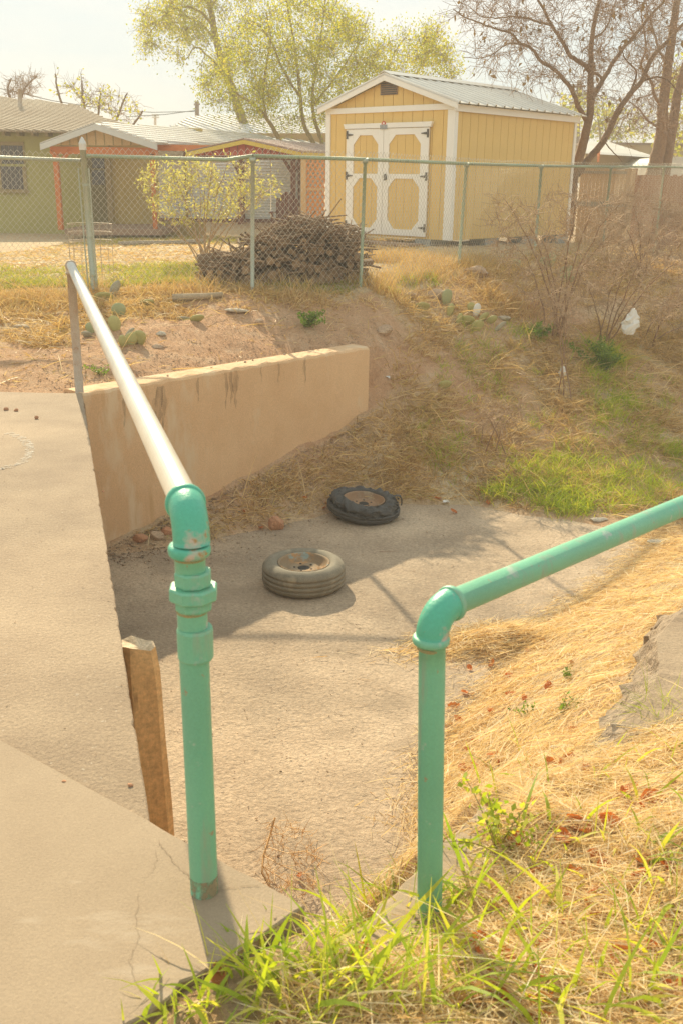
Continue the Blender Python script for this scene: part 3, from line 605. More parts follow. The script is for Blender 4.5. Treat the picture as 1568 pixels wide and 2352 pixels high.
part('rail', MB().tube([top3 + rd3 * .055, top3 + rd3 * 1.0, top3 + rd3 * 2.0, e3], R, 28), 'teal', t, smooth=True)
part('post', MB().tube([np.array([e3[0], e3[1], float(ter(e3[0], e3[1])) - .1]), e3 - np.array([0, 0, .055])], R, 20), 'teal', t, smooth=True)
part('elbow', MB().tube(elbow_path(e3, (0, 0, 1), -rd3, .055, 9), R * 1.2, 20), 'teal', t, smooth=True)

# ------------------------------------------------------------------ rotten timber post against the pavement edge
pc = at_z(318, 1478, -.06); pcx = pc[:2]; ed = unit(PB - PA); en = np.array([-ed[1], ed[0]]); ad = np.array([*ed, 0]); an = np.array([*en, 0])
mb = MB(); V = []; hw, hl = .066, .055; nz = 14
outl = [(-hw, -hl), (-hw * .35, -hl * 1.08), (hw * .6, -hl * .95), (hw, -hl * .5), (hw * 1.02, hl * .7), (hw * .7, hl), (-hw * .6, hl * 1.05), (-hw * 1.02, hl * .4)]
for k in range(nz + 1):
    z = BED - .05 + (pc[2] - BED + .05) * k / nz
    for j, (a, b_) in enumerate(outl):
        w_ = 1 + .03 * math.sin(z * 9 + j * 2) - (.14 * (k == nz)) - .03 * (k > nz - 2)
        zz = z + (k == nz) * (.012 * math.sin(j * 2.2) - .01 * (j in (3, 4)))
        V.append(np.array([pcx[0] + .03 * (pc[2] - z), pcx[1], zz]) + an * a * w_ * 1.0 + ad * b_ * w_)
kk = len(outl); Fs = [(k * kk + j, k * kk + (j + 1) % kk, (k + 1) * kk + (j + 1) % kk, (k + 1) * kk + j) for k in range(nz) for j in range(kk)]
t = thing('timber_post', 'rotten brown timber post with splintered pale top beside the pavement edge', 'post', (pcx[0], pcx[1], BED))
part('shaft', mb.add(V, Fs), 'wood_post', t)
mb = MB(); V = [v for v in V[nz * kk:]]; ctr = np.mean(V, axis=0) - np.array([0, 0, .012]); mid = [v * .5 + ctr * .5 + np.array([0, 0, .01 * math.sin(j * 3.1)]) for j, v in enumerate(V)]
part('broken_top', mb.add(V + mid + [ctr], [(j, (j + 1) % kk, kk + (j + 1) % kk, kk + j) for j in range(kk)] + [(kk + j, kk + (j + 1) % kk, 2 * kk) for j in range(kk)]), 'wood_top', t, label='splintered pale broken top')

# ------------------------------------------------------------------ discarded wheels
def wheel(loc, label, mt, mr, tilt, rotz, torn):
    t = thing('discarded_wheel', label, 'tyre', (0, 0, 0))
    Rr, Wd, rr = .296, .185, .178
    sect = [(rr, .028), (rr + .012, .008), (.225, .0), (.262, .006), (.283, .022), (.292, .04), (.2945, .05), (.287, .053), (.287, .06), (.296, .063), (.296, .088), (.288, .0905), (.288, .0945), (.296, .097), (.296, .122), (.287, .125), (.287, .132), (.2945, .135), (.292, .145), (.283, .163), (.262, .179), (.238, .187), (.225, .189), (.208, .184), (rr + .008, .172), (rr, .155)]
    def fn(k, a, r, h):
        if k in (4, 5, 18, 19): r += .0035 * (1 if math.sin(a * 60) > 0 else -1) * .5
        if torn:
            n_ = .5 + .5 * math.sin(a * 3 + 1) * math.sin(a * 5.3 + .4)
            if 13 <= k <= 22: r += .016 * math.sin(a * 11 + k) * n_ - .02 * n_; h += -.02 * n_ + .014 * math.sin(a * 17 + k * .7)
            if 5 <= k <= 12: r += .012 * math.sin(a * 2 + .8)
            if k in (14, 15, 16): r -= .045 * max(0, math.sin(a * 1.5 + .3)) ; h -= .02
            h *= 1 - .2 * max(0, math.cos(a - 2.4)) - .12 * max(0, math.cos(a + 1.2)); r *= 1 + .05 * math.cos(2 * a + .6)
        return r, h
    part('tyre', MB().lathe(sect, (0, 0, 0), (0, 0, 1), 120, close=True, fn=fn), mt, t, smooth=True)
    rm = [(rr + .004, .165), (rr + .008, .174), (rr + .002, .178), (rr - .008, .172), (rr - .013, .160), (rr - .026, .142), (.138, .126), (.124, .118), (.114, .126), (.100, .137), (.072, .135), (.052, .131), (.042, .129), (.04, .09)]
    rm = [(r_ * (.97 if torn else 1), h_ - (.035 if torn else 0)) for r_, h_ in rm]; dh = .035 if torn else 0
    part('rim', MB().lathe(rm[::-1], (0, 0, 0), (0, 0, 1), 64, cap=False), mr, t, smooth=True)
    part('hub_hole', MB().lathe([(.0415, .1275 - dh), (.0415, .1295 - dh)], (0, 0, 0), (0, 0, 1), 24), 'dark', t)
    for k in range(5):
        a = 2 * math.pi * k / 5 + .3; part('lug_hole', MB().lathe([(.0085, .1345 - dh), (.0085, .1375 - dh)], (.066 * math.cos(a), .066 * math.sin(a), 0), (0, 0, 1), 10), 'dark', t)
    if torn:
        fl = MB(); a0 = 0.05
        pts = []
        for i, (dr, dz, wd_) in enumerate([(-.03, .17, .02), (.0, .185, .022), (.03, .18, .02), (.045, .15, .017), (.05, .12, .012), (.048, .095, .005)]):
            c = np.array([(Rr - .02 + dr) * math.cos(a0), (Rr - .02 + dr) * math.sin(a0), dz]); s_ = np.array([-math.sin(a0), math.cos(a0), 0]) * wd_
            n_ = np.array([math.cos(a0), math.sin(a0), .4]) * .005; pts += [c - s_ - n_, c + s_ - n_, c + s_ + n_, c - s_ + n_]
        fl.add(pts, [(4 * i + j, 4 * i + (j + 1) % 4, 4 * i + 4 + (j + 1) % 4, 4 * i + 4 + j) for i in range(5) for j in range(4)] + [(3, 2, 1, 0), (20, 21, 22, 23)])
        part('torn_flap', fl, mt, t, label='strip of torn rubber curling off the tyre')
        for k in range(22):
            a = rng.uniform(2.0, 6.4); mbx = MB(); c = np.array([(Rr - .012) * math.cos(a), (Rr - .012) * math.sin(a), .115 + rng.uniform(0, .05)])
            tg = np.array([-math.sin(a), math.cos(a), rng.normal() * .3]); mbx.tube([c - tg * .03, c + np.array([math.cos(a), math.sin(a), 0]) * .012, c + tg * .035], [.004, .007, .003], 5); part('rubber_shred', mbx, mt, t)
    t.location = loc; t.rotation_euler = (tilt[0], tilt[1], rotz)
    return t
c1 = at_z(697, 1330, BED + .06); wheel((c1[0], c1[1] + .04, BED + .002), 'dusty bald tyre on a steel rim lying half in sun on the creek bed', 'rubber', 'rim', (math.radians(.6), 0), .4, False)
c2 = at_z(833, 1172, BED + .06); wheel((c2[0], c2[1] + .02, BED + .024), 'torn black tyre on a rusty rim lying beside the dry bank', 'rubber_dark', 'rim_rust', (math.radians(3.0), math.radians(3.5)), 0.0, True)

# ------------------------------------------------------------------ chain link fence
FP = [  # picture top, picture base, distance, radius
    (-330, 352, -330, 655, 10.5, .02), (190, 330, 217, 672, 10.5, .03), (581, 366, 580, 655, 10.4, .021), (838, 368, 828, 640, 11.0, .0185), (1070, 378, 1052, 614, 12.9, .0185),
    (1242, 382, 1226, 600, 14.8, .0185), (1402, 384, 1380, 595, 16.9, .0185), (1524, 384, 1500, 590, 19.0, .0185), (1700, 388, 1672, 585, 21.5, .0185)]
tops = [at_y(u, v, Y) for u, v, _, _, Y, _ in FP]; bases = []
for u, v, u2, v2, Y, r in FP:
    p = at_y(u2, v2, Y); p[2] = float(ter(p[0], p[1])); bases.append(p)
RZ = [None] * len(FP)
fen = thing('chain_link_fence', 'weathered chain link fence with green top rail between the yard and creek bank', 'fence', bases[1])
for k, (tp, bs) in enumerate(zip(tops, bases)):
    ext = bs + (bs - tp) * .12
    if k == 1:
        o = part('post', MB().tube([ext, bs * .5 + tp * .5, tp], FP[k][5], 18), 'fence_post', fen, smooth=True, label='thick leaning grey end post with pointed cap')
        ax = unit(tp - bs); part('post_cap', MB().lathe([(.036, -.06), (.037, .0), (.034, .012), (.012, .055), (.002, .066)], tp, ax, 16), 'galv', fen)
        for f in (.12, .38, .52, .73):
            part('bracket', MB().lathe([(.034, -.012), (.034, .012)], bs + (tp - bs) * f, ax, 14), 'fence_post', fen)
        for sx in (-.055, .05):
            part('tension_bar', MB().tube([bs + np.array([sx * .9, -.03, .02]), bs * .2 + tp * .8 + np.array([sx, -.03, .06])], .008, 6), 'fence_post', fen)
    else:
        part('post', MB().tube([ext, bs * .5 + tp * .5, tp], FP[k][5], 12), 'fence_green' if k > 2 else 'fence_post', fen, smooth=True)
        part('rail_cap', MB().tube([tp + np.array([-.03, 0, -.005]), tp + np.array([.03, 0, -.005])], .028, 10), 'fence_post', fen, smooth=True)
railpts = []
rp = [at_y(-330, 357, 10.5), at_y(186, 369, 10.5)]
railpts.append([rp[0], at_y(0, 362, 10.5), rp[1]])
seq = [(200, 358, 10.5), (400, 364, 10.45), (520, 367, 10.42), (581, 358, 10.4), (838, 366, 11.0), (1070, 376, 12.9), (1242, 381, 14.8), (1402, 383, 16.9), (1524, 383, 19.0), (1700, 388, 21.5)]
sp = [at_y(*q) for q in seq]
for k, pts in enumerate([railpts[0], sp[0:4]] + [sp[j:j + 2] for j in range(3, 9)]):
    part('top_rail', MB().tube(pts, .0185, 12), 'fence_post' if k == 0 else 'fence_green', fen, smooth=True)
# the woven wire, one panel between each two posts
rail_all = [railpts[0]] + [sp[0:4]] + [sp[j:j + 2] for j in range(3, 9)]
pitch, hz = 0.031, 0.0355
def lerp_path(pts, n):
    P = A3(pts); L = np.concatenate([[0], np.cumsum(np.linalg.norm(np.diff(P[:, :2], axis=0), axis=1))]); s = np.arange(0, L[-1], pitch)
    return np.stack([np.interp(s, L, P[:, j]) for j in range(3)], -1)
for k, pts in enumerate(rail_all):
    S = lerp_path(pts, 0); bg_ = Big(); tang = unit((A3(pts[-1]) - A3(pts[0])) * np.array([1, 1, 0])); off = np.array([tang[1], -tang[0], 0]) * .022
    zbase = ter(S[:, 0], S[:, 1]) - .04
    for i in range(len(S)):
        topz = S[i, 2] + (.075 if k < 4 else .06); nk = int((topz - zbase[i]) / hz); kk_ = np.arange(nk + 1)
        sag = 0.006 * math.sin(i * .165)
        P = S[i][None, :] + tang[None, :] * (((kk_ + i) % 2) * pitch * 1.03)[:, None] + off[None, :] * (1 + .12 * ((kk_ + i) % 2))[:, None]
        P[:, 2] = topz - kk_ * hz * (1 + .01 * math.sin(i * .11)) + sag
        P[:, :2] += (rng.normal(size=(len(P), 2)) * .0012)
        P += off[None, :] / .022 * (0.012 * np.sin(i * .1 + kk_ * .13))[:, None]
        V, Fs = tube_arrays(P, .0021 if k < 3 else .0023, 3); bg_.add(V, Fs)
    o = part('chain_link_mesh', bg_, 'wire', fen, kind='stuff')

# ------------------------------------------------------------------ yellow shed
K = at_y(1036, 400, 15.7); Fc = at_y(1312, 400, 18.3)
ey = unit((Fc - K) * np.array([1, 1, 0])); ex = np.array([-ey[1], ey[0], 0]); SL = float(np.linalg.norm((Fc - K)[:2])); SW = 2.53
K0 = np.array([K[0], K[1], 0.0]); ZB, ZE = 0.64, 2.57
def S(a, b_, z): return K0 + ex * a + ey * b_ + np.array([0, 0, z])
def front(u, v):
    p = at_plane(u, v, K0, ey) - K0; return float(p @ ex), float(p[2])
def side(u, v):
    p = at_plane(u, v, K0, ex) - K0; return float(p @ ey), float(p[2])
ZP = front(892, 178)[1] - .02
def roofz(a): return ZE + (ZP - ZE) * (1 - abs(a - SW / 2) / (SW / 2))
zz = np.array([0, 0, 1.0])
shed = thing('garden_shed', 'yellow wooden shed with white trim, double doors and pale metal gable roof', 'shed', S(SW / 2, SL / 2, ZB))
def rect(a0, a1, z0, z1, d0, d1): # a box on the front face, d = distance in front of it
    return MB().prism([S(a0, -d0, z0), S(a1, -d0, z0), S(a1, -d0, z1), S(a0, -d0, z1)], -ey * (d1 - d0))
def srect(b0, b1, z0, z1, d0, d1):
    return MB().prism([S(-d0, b0, z0), S(-d0, b1, z0), S(-d0, b1, z1), S(-d0, b0, z1)], -ex * (d1 - d0))
core = MB().prism([S(.02, .02, ZB), S(SW - .02, .02, ZB), S(SW - .02, .02, ZE), S(SW / 2, .02, ZP - .03), S(.02, .02, ZE)], ey * (SL - .04))
part('wall', core, 'shed_groove', shed)
nb = 13; bw = SW / nb
for i in range(nb):
    a0, a1 = i * bw + .004, (i + 1) * bw - .004
    part('siding_board', rect(a0, a1, ZB, ZE - .06, -.018, .0), 'shed_yellow', shed)
    pts = [(a0, ZE - .0), (a1, ZE - .0), (a1, roofz(a1) - .01)] + ([(SW / 2, ZP - .01)] if a0 < SW / 2 < a1 else []) + [(a0, roofz(a0) - .01)]
    part('siding_board', MB().prism([S(a, .018, z) for a, z in pts], -ey * .018), 'shed_yellow', shed)
nb = 17; bw = SL / nb
for i in range(nb):
    part('siding_board', srect(i * bw + .004, (i + 1) * bw - .004, ZB, ZE - .02, -.018, .0), 'shed_yellow', shed)
part('trim_board', rect(-.03, .10, ZB, ZE - .075, .002, .024), 'white_trim', shed)
part('trim_board', rect(SW - .075, SW + .02, ZB, ZE - .075, .002, .024), 'white_trim', shed)
part('trim_board', srect(-.002, .07, ZB, ZE - .1, .002, .024), 'white_trim', shed)
part('trim_board', srect(SL - .06, SL + .01, ZB, ZE - .1, .002, .024), 'white_trim', shed)
part('trim_board', rect(-.03, SW + .02, ZE - .073, ZE + .01, .002, .026), 'white_trim', shed)
part('eave_board', srect(-.06, SL + .04, ZE - .098, ZE - .0, .027, .05), 'white_trim', shed)
for sg in (0, 1):
    a_e = -.13 if sg == 0 else SW + .13; sl = (ZP - ZE) / (SW / 2)
    z_e = ZE - .13 * sl
    part('rake_board', MB().prism([S(a_e, -.09, z_e - .03), S(a_e, -.09, z_e + .075), S(SW / 2, -.09, ZP + .085), S(SW / 2, -.09, ZP - .03)], -ey * .025), 'white_trim', shed)
    # ribbed roofing, one sheet for each yard of roof
    e_dir = unit(S(a_e, 0, z_e) - S(SW / 2, 0, ZP)); L = np.linalg.norm(S(a_e, 0, z_e) - S(SW / 2, 0, ZP)); nrm = unit(np.cross(e_dir, ey)); nrm = nrm if nrm[2] > 0 else -nrm
    b0, b1 = -.12, SL + .08; npan = 4; pw = (b1 - b0) / npan
    for k in range(npan):
        prof = []
        for r_ in range(4):
            x0 = b0 + k * pw + r_ * pw / 4
            prof += [(x0, .0), (x0 + .01, .025), (x0 + .04, .025), (x0 + .05, .0), (x0 + pw / 8 + .02, 0), ]
        prof.append((b0 + (k + 1) * pw - .002, 0))
        top = [S(SW / 2, x, ZP + .06) + nrm * h for x, h in prof]; bot = [p + e_dir * (L + .03) for p in top]; n = len(prof)
        V = top + bot + [p - nrm * .012 for p in top] + [p - nrm * .012 for p in bot]
        Fs = [(i, i + 1, n + i + 1, n + i) for i in range(n - 1)] + [(2 * n + i, 3 * n + i, 3 * n + i + 1, 2 * n + i + 1) for i in range(n - 1)] + [(n + i, n + i + 1, 3 * n + i + 1, 3 * n + i) for i in range(n - 1)]
        part('roof_sheet', MB().add(V, Fs), 'shed_roof', shed)
part('ridge_cap', MB().prism([S(SW / 2 - .12, -.13, ZP + .055), S(SW / 2, -.13, ZP + .115), S(SW / 2 + .12, -.13, ZP + .055), S(SW / 2, -.13, ZP + .095)], ey * (SL + .2)), 'shed_roof', shed)
# vent
a0, z1 = front(874, 190); a1, z0 = front(913, 217)
v_ = part('vent', rect(a0, a1, z0, z1, .003, .012), 'vent', shed)
for k in range(6):
    zq = z0 + (z1 - z0) * (k + .5) / 6; part('vent_slat', rect(a0 + (a1 - a0) * .06, a1 - (a1 - a0) * .06, zq - .008, zq + .006, .0125, .02), 'hinge', v_)
# doors, read off the picture
def zc4(x, y): return front(721.4 + .24 * x, 250.9 + .24 * y)
aL = zc4(318, 640)[0]; aR = zc4(1095, 640)[0]; zT = zc4(700, 180)[1]; zBt = zc4(700, 1200)[1]; zLt = zc4(700, 132)[1]
zM1 = zc4(680, 618)[1]; zM0 = zc4(680, 662)[1]
part('lintel', MB().prism([S(aL + .03, -.002, zT), S(aR - .03, -.002, zT), S(aR - .06, -.002, zLt), S(aL + .06, -.002, zLt)], -ey * .05), 'white_trim', shed)
aM = zc4(668, 640)[0]
for sg, (d0, d1) in enumerate(((aL, aM + .004), (aM - .004, aR))):
    d = part('door', rect(min(d0, d1), max(d0, d1), zBt, zT - .008, .002, .016), 'shed_groove', shed)
    lo, hi = min(d0, d1), max(d0, d1); st = .125 if True else 0
    outer_hi = (sg == 0)
    so, si = .15, .105
    l_in = lo + (so if not outer_hi else si); h_in = hi - (so if outer_hi else si)
    part('stile', rect(lo, l_in, zBt, zT - .008, .0165, .04), 'white_trim', d); part('stile', rect(h_in, hi, zBt, zT - .008, .0165, .04), 'white_trim', d)
    rails = [(zBt, zBt + .095), (zM0, zM1), (zT - .10, zT - .008)]
    for z0, z1 in rails: part('rail', rect(l_in + .001, h_in - .001, z0, z1, .0165, .04), 'white_trim', d)
    nbd = 4; pw = (h_in - l_in) / nbd
    for k in range(nbd):
        for (z0, z1) in ((rails[0][1], rails[1][0]), (rails[1][1], rails[2][0])):
            part('panel_board', rect(l_in + k * pw + .003, l_in + (k + 1) * pw - .003, z0 + .001, z1 - .001, .0165, .022), 'shed_yellow', d)
    for (z0, z1, hasb) in ((rails[0][1], rails[1][0], 1), (rails[1][1], rails[2][0], 0)):
        for (az, dz) in ((z1, -1), (z0, 1)):
            if az == z0 and not hasb: continue
            for (aa, da) in ((l_in, 1), (h_in, -1)):
                part('corner_gusset', MB().prism([S(aa, -.0225, az), S(aa + da * .13, -.0225, az), S(aa, -.0225, az + dz * .14)], -ey * .016), 'white_trim', d)
    ah = hi if outer_hi else lo; da = -1 if outer_hi else 1
    for zh in (zT - .09, (zM0 + zM1) / 2, zBt + .13):
        part('hinge', MB().prism([S(ah - da * .0, -.0405, zh - .06), S(ah + da * .035, -.0405, zh - .06), S(ah + da * .035, -.0405, zh - .02), S(ah + da * .14, -.0405, zh - .006), S(ah + da * .14, -.0405, zh + .006), S(ah + da * .035, -.0405, zh + .02), S(ah + da * .035, -.0405, zh + .06), S(ah, -.0405, zh + .06)], -ey * .01), 'hinge', d)
    if sg == 1:
        part('handle', MB().prism([S(aM - .09, -.0405, zM0 - .02), S(aM - .05, -.0405, zM0 - .03), S(aM - .04, -.0405, zM1 - .02), S(aM - .07, -.0405, zM1)], -ey * .03), 'hinge', d)
ae = zc4(683, 150)[0]; zlo = zc4(683, 170)[1]; zhi = zc4(683, 132)[1]
pts = [(ae + .045 * math.cos(q), zlo + .035 + .05 * math.sin(q)) for q in np.linspace(0, math.pi, 9)]
emb = part('emblem', MB().prism([S(a, -.0525, z) for a, z in pts], -ey * .004), 'emblem_red', shed, label='small red and grey maker emblem above the doors')
for k in range(5):
    aa = ae - .06 + k * .03; part('emblem_bar', rect(aa - .011, aa + .011, zlo - .035, zlo + .03, .053, .057), 'emblem_grey', emb)
part('emblem_arc', rect(ae - .018, ae + .018, zlo + .042, zlo + .062, .0567, .0585), 'white_trim', emb)
# step and blocks
sa0, _ = front(975, 552); sa1, _ = front(822, 545)
gz = float(ter(*S(1.2, -.3, 0)[:2]))
stp = thing('step', 'dark red wooden step with pale tread below the shed doors', 'step', S((sa0 + sa1) / 2, -.3, gz))
part('tread', MB().prism([S(sa0, -.06, ZB - .10), S(sa1, -.06, ZB - .10), S(sa1, -.42, ZB - .10), S(sa0, -.42, ZB - .10)], zz * .035), 'step_top', stp)
part('riser', MB().prism([S(sa0 + .01, -.08, gz - .05), S(sa1 - .01, -.08, gz - .05), S(sa1 - .01, -.40, gz - .05), S(sa0 + .01, -.40, gz - .05)], zz * (ZB - .103 - gz + .05)), 'step_red', stp)
part('nosing', MB().prism([S(sa0 - .02, -.405, ZB - .2), S(sa1, -.405, ZB - .2), S(sa1, -.44, ZB - .2), S(sa0 - .02, -.44, ZB - .2)], zz * .03), 'step_top', stp)
for k, (a, b_, lb) in enumerate([(.45, .1, 'grey concrete block propping the shed beside the red step'), (.12, 1.1, 'grey concrete block under the middle of the shed side'), (.12, 2.2, 'grey concrete block under the shed side farther back'), (.12, 3.3, 'grey concrete block under the rear corner of the shed by the tree')]):
    p = S(a, b_, 0); gzz = float(ter(p[0], p[1])); solo('concrete_block', MB().prism([S(a - .1, b_ - .1, gzz - .06), S(a + .2, b_ - .1, gzz - .06), S(a + .2, b_ + .28, gzz - .06), S(a - .1, b_ + .28, gzz - .06)], zz * (ZB - .004 - gzz + .06)), 'block', lb, 'block', 'blocks under the shed')

# ------------------------------------------------------------------ houses and other structures behind the fence
def vbox(u0, v0, u1, v1, Y, d, dy=0.0):
    """upright box whose face (picture corners) stands at distance Y and which is d deep"""
    a = at_y(u0, v1, Y); b_ = at_y(u1, v1, Y); c = at_y(u0, v0, Y)
    x0, x1 = sorted((a[0], b_[0])); z0, z1 = a[2], c[2]
    return MB().prism([(x0, Y, z0), (x1, Y, z0), (x1, Y, z1), (x0, Y, z1)], (0, d, 0))
def clip_line(poly, q):
    xs = []
    n = len(poly)
    for i in range(n):
        (r0, q0_), (r1, q1_) = poly[i], poly[(i + 1) % n]
        if (q0_ > q) != (q1_ > q): xs.append(r0 + (r1 - r0) * (q - q0_) / (q1_ - q0_))
    xs.sort(); return [(xs[i], xs[i + 1]) for i in range(0, len(xs) - 1, 2)]
def ribbed(parent, px, plane, rib_px, spacing, hgt, msheet, mrib, name='roof_sheet', rw=.03):
    """a flat sheet cut to a picture outline on a plane, with raised ribs"""
    p0 = A3(plane[0]); n = unit(np.cross(A3(plane[1]) - p0, A3(plane[2]) - p0)); n = n if n[2] > 0 else -n
    P = [at_plane(u, v, p0, n) for u, v in px]; rdr = unit(at_plane(*rib_px[1], p0, n) - at_plane(*rib_px[0], p0, n)); q = np.cross(n, rdr)
    o = part(name, MB().prism([p - n * .03 for p in P], n * .028), msheet, parent)
    P2 = [((p - p0) @ rdr, (p - p0) @ q) for p in P]; qs = [b_ for _, b_ in P2]; mb = MB()
    for k in np.arange(min(qs) + .05, max(qs), spacing):
        for r0, r1 in clip_line(P2, k):
            if r1 - r0 > .1: mb.box(p0 + rdr * (r0 + r1) / 2 + q * k + n * (hgt / 2 - .001), (rdr, q, n), ((r1 - r0) / 2, rw, hgt / 2))
    if mb.v: part('roof_rib', mb, mrib, o, kind='stuff')
    return o
GZH = 0.15
house = thing('house', 'olive green stucco house with tan corrugated hip roof behind the fence on the left', 'house', at_y(60, 536, 25.4))
part('wall', vbox(-330, 292, 262, 542, 25.0, .25), 'house_green', house)
part('wall', vbox(262.5, 292, 470, 542, 25.06, .25), 'house_ochre', house, label='ochre wall under the porch')
part('wall', MB().prism([at_y(-330, 542, 25.3), at_y(-330, 292, 25.3), at_y(-330, 292, 25.3) + np.array([0, 8, 0]), at_y(-330, 542, 25.3) + np.array([0, 8, 0])], (.25, 0, 0)), 'house_green', house)
wn_ = part('window', vbox(-4, 325, 64, 441, 24.97, .028), 'house_trim', house)
part('pane', vbox(6, 334, 55, 376, 24.955, .012), 'glass', wn_); part('pane', vbox(6, 382, 55, 434, 24.955, .012), 'glass', wn_)
part('frame', vbox(1, 376.2, 60, 381.8, 24.945, .02), 'house_green', wn_); part('sill', vbox(-6, 436, 66, 442, 24.92, .048), 'house_trim', wn_)
bl = MB()
for k in range(5):
    uq = 8 + k * 10; part('muntin', vbox(uq, 335, uq + 1.2, 433, 24.945, .008), 'blind', wn_)
d_ = part('door', vbox(205, 350, 249, 528, 24.975, .022), 'door_green', house)
part('pane', vbox(213, 358, 241, 386, 24.96, .012), 'glass', d_); part('pane', vbox(213, 391, 241, 424, 24.96, .012), 'glass', d_)
part('door_frame', vbox(250, 345, 262, 530, 24.95, .047), 'house_trim', house)
# roof
e0 = at_y(-330, 292, 24.3); e1 = at_y(215, 303, 24.5); r1_ = at_y(75, 226, 29.5)
ribbed(house, [(-330, 292), (300, 306), (345, 303), (292, 285), (240, 272), (180, 244), (75, 229), (36, 230), (0, 222), (-120, 196), (-330, 190)], (e0, e1, r1_), ((0, 262), (190, 300)), .135, .03, 'roof_tan', 'roof_rib_tan', rw=.028)
part('vent_pipe', MB().tube([at_y(47, 246, 28), at_y(46, 205, 28)], .055, 10), 'galv_old', house, smooth=True)
for k in range(9):
    u = -60 + k * 33; part('rafter_tail', vbox(u, 297 + k * .7, u + 6, 309 + k * .7, 24.55, .4), 'house_trim', house)
part('porch_floor', MB().prism([at_y(150, 540, 22.3), at_y(372, 541, 22.3), at_y(372, 541, 22.3) + np.array([0, 2.6, 0]), at_y(150, 540, 22.3) + np.array([0, 2.6, 0])], (0, 0, .13)), 'porch_floor', house)

porch = thing('porch', 'porch with white metal roof, tan gable and orange beams before the green house', 'porch', at_y(250, 540, 22.6))
YP = 22.4
pk = at_y(218, 284, YP - .3)
lp = at_y(92, 331, YP - .3); rp_ = at_y(361, 331, YP - .3)
part('gable', MB().prism([at_y(118, 334, YP), at_y(342, 334, YP), at_y(218, 290, YP)], (0, .05, 0)), 'tan_siding', porch)
for k in range(10):
    u = 140 + k * 20; vt = 334 - (44 * (1 - abs(u - 218) / (100 if u < 218 else 124))); 
    if vt < 331: part('batten', vbox(u, vt + 1, u + 2.2, 333.5, YP - .012, .01), 'house_trim', porch)
for a, b_ in (((92, 331), (218, 284)), ((218, 284), (361, 331))):
    p, q = at_y(*a, YP - .3), at_y(*b_, YP - .3); part('fascia_board', MB().prism([p, q, q - zz * .12, p - zz * .12], (0, .05, 0)), 'fascia', porch)
ribbed(porch, [(218, 283), (361, 329), (470, 331), (650, 331), (640, 322), (595, 311), (413, 292)], (at_y(218, 283, YP - .3), at_y(361, 329, YP - .3), at_y(595, 311, 27.5)), ((300, 300), (345, 304.2)), .16, .03, 'roof_white', 'roof_white_rib', rw=.03)
part('roof_sheet', MB().prism([at_y(218, 283, YP - .3), at_y(92, 330, YP - .3), at_y(92, 330, YP - .3) + np.array([0, 2.4, 0]), at_y(218, 283, YP - .3) + np.array([0, 2.4, 0])], (0, 0, .02)), 'roof_white', porch)
part('beam', vbox(116, 336, 362, 353, YP, .12), 'orange_wood', porch)
part('beam', vbox(362.5, 332, 622, 346, YP + .2, .1), 'orange_wood', porch)
part('post', vbox(134, 353.5, 145, 528, YP, .12), 'orange_wood', porch)
part('post', vbox(353, 353.5, 362, 540, YP, .1), 'orange_wood', porch)
for a, b_ in (((118, 345), (136, 368)), ((160, 345), (144, 368))):
    p, q = at_y(*a, YP + .02), at_y(*b_, YP + .02); part('brace', MB().tube([p, q], .05, 4), 'orange_wood', porch)

# corrugated metal screen wall
cw = thing('corrugated_wall', 'silver corrugated metal screen wall behind the pale green bush', 'wall', at_y(550, 505, 23.5))
us = [364, 430, 497, 560, 622, 686, 745]
for k in range(6):
    x0, x1 = at_y(us[k] + .4, 400, 23.5)[0], at_y(us[k + 1] - .4, 400, 23.5)[0]; z0, z1 = at_y(500, 503, 23.5)[2], at_y(500, 346, 23.5)[2]
    n = 90; zs = np.linspace(z0, z1, n); V = []
    for z in zs:
        yy_ = 23.5 + .013 * math.sin(z * 2 * math.pi / .062) - .004 * (k % 2); V += [(x0, yy_, z), (x1, yy_, z)]
    part('metal_sheet', MB().add(V, [(2 * i, 2 * i + 1, 2 * i + 3, 2 * i + 2) for i in range(n - 1)]), 'corrugated', cw, smooth=True)
for u in (427, 558, 684): part('stud', vbox(u, 347, u + 5, 508, 23.38, .09), 'dark_red_wood', cw)
part('bottom_rail', vbox(364, 500, 640, 508, 23.42, .05), 'dark_red_wood', cw)

# maroon carport
cp = thing('carport', 'maroon gabled carport with yellow fascia and dark red posts left of the shed', 'carport', at_y(600, 510, 20.8)); YC = 20.6
part('gable', MB().prism([at_y(447, 357, YC), at_y(446, 350, YC), at_y(560, 327, YC), at_y(684, 352, YC), at_y(684, 357, YC)], (0, .06, 0)), 'maroon', cp)
for k in range(11):
    u = 470 + k * 19; vt = 327 + 25 * abs(u - 560) / 124; part('batten', vbox(u, vt + 2, u + 1.4, 356.5, YC - .008, .007), 'dark_red_wood', cp)
for a, b_ in (((427, 350), (560, 321)), ((560, 321), (692, 350))):
    p, q = at_y(*a, YC - .15), at_y(*b_, YC - .15); part('fascia_board', MB().prism([p, q, q - zz * .075, p - zz * .075], (0, .05, 0)), 'yellow_trim', cp)
part('eave_board', MB().prism([at_y(693, 350, YC - .1), at_y(760, 353, YC + 1.2), at_y(760, 360, YC + 1.2), at_y(693, 357, YC - .1)], (0, .05, 0)), 'yellow_trim', cp)
ribbed(cp, [(560, 320), (694, 349), (760, 352), (760, 334), (640, 325)], (at_y(560, 320, YC - .15), at_y(694, 349, YC - .15), at_y(640, 325, 23.6)), ((620, 327), (700, 342)), .14, .028, 'roof_maroon', 'roof_maroon_rib')
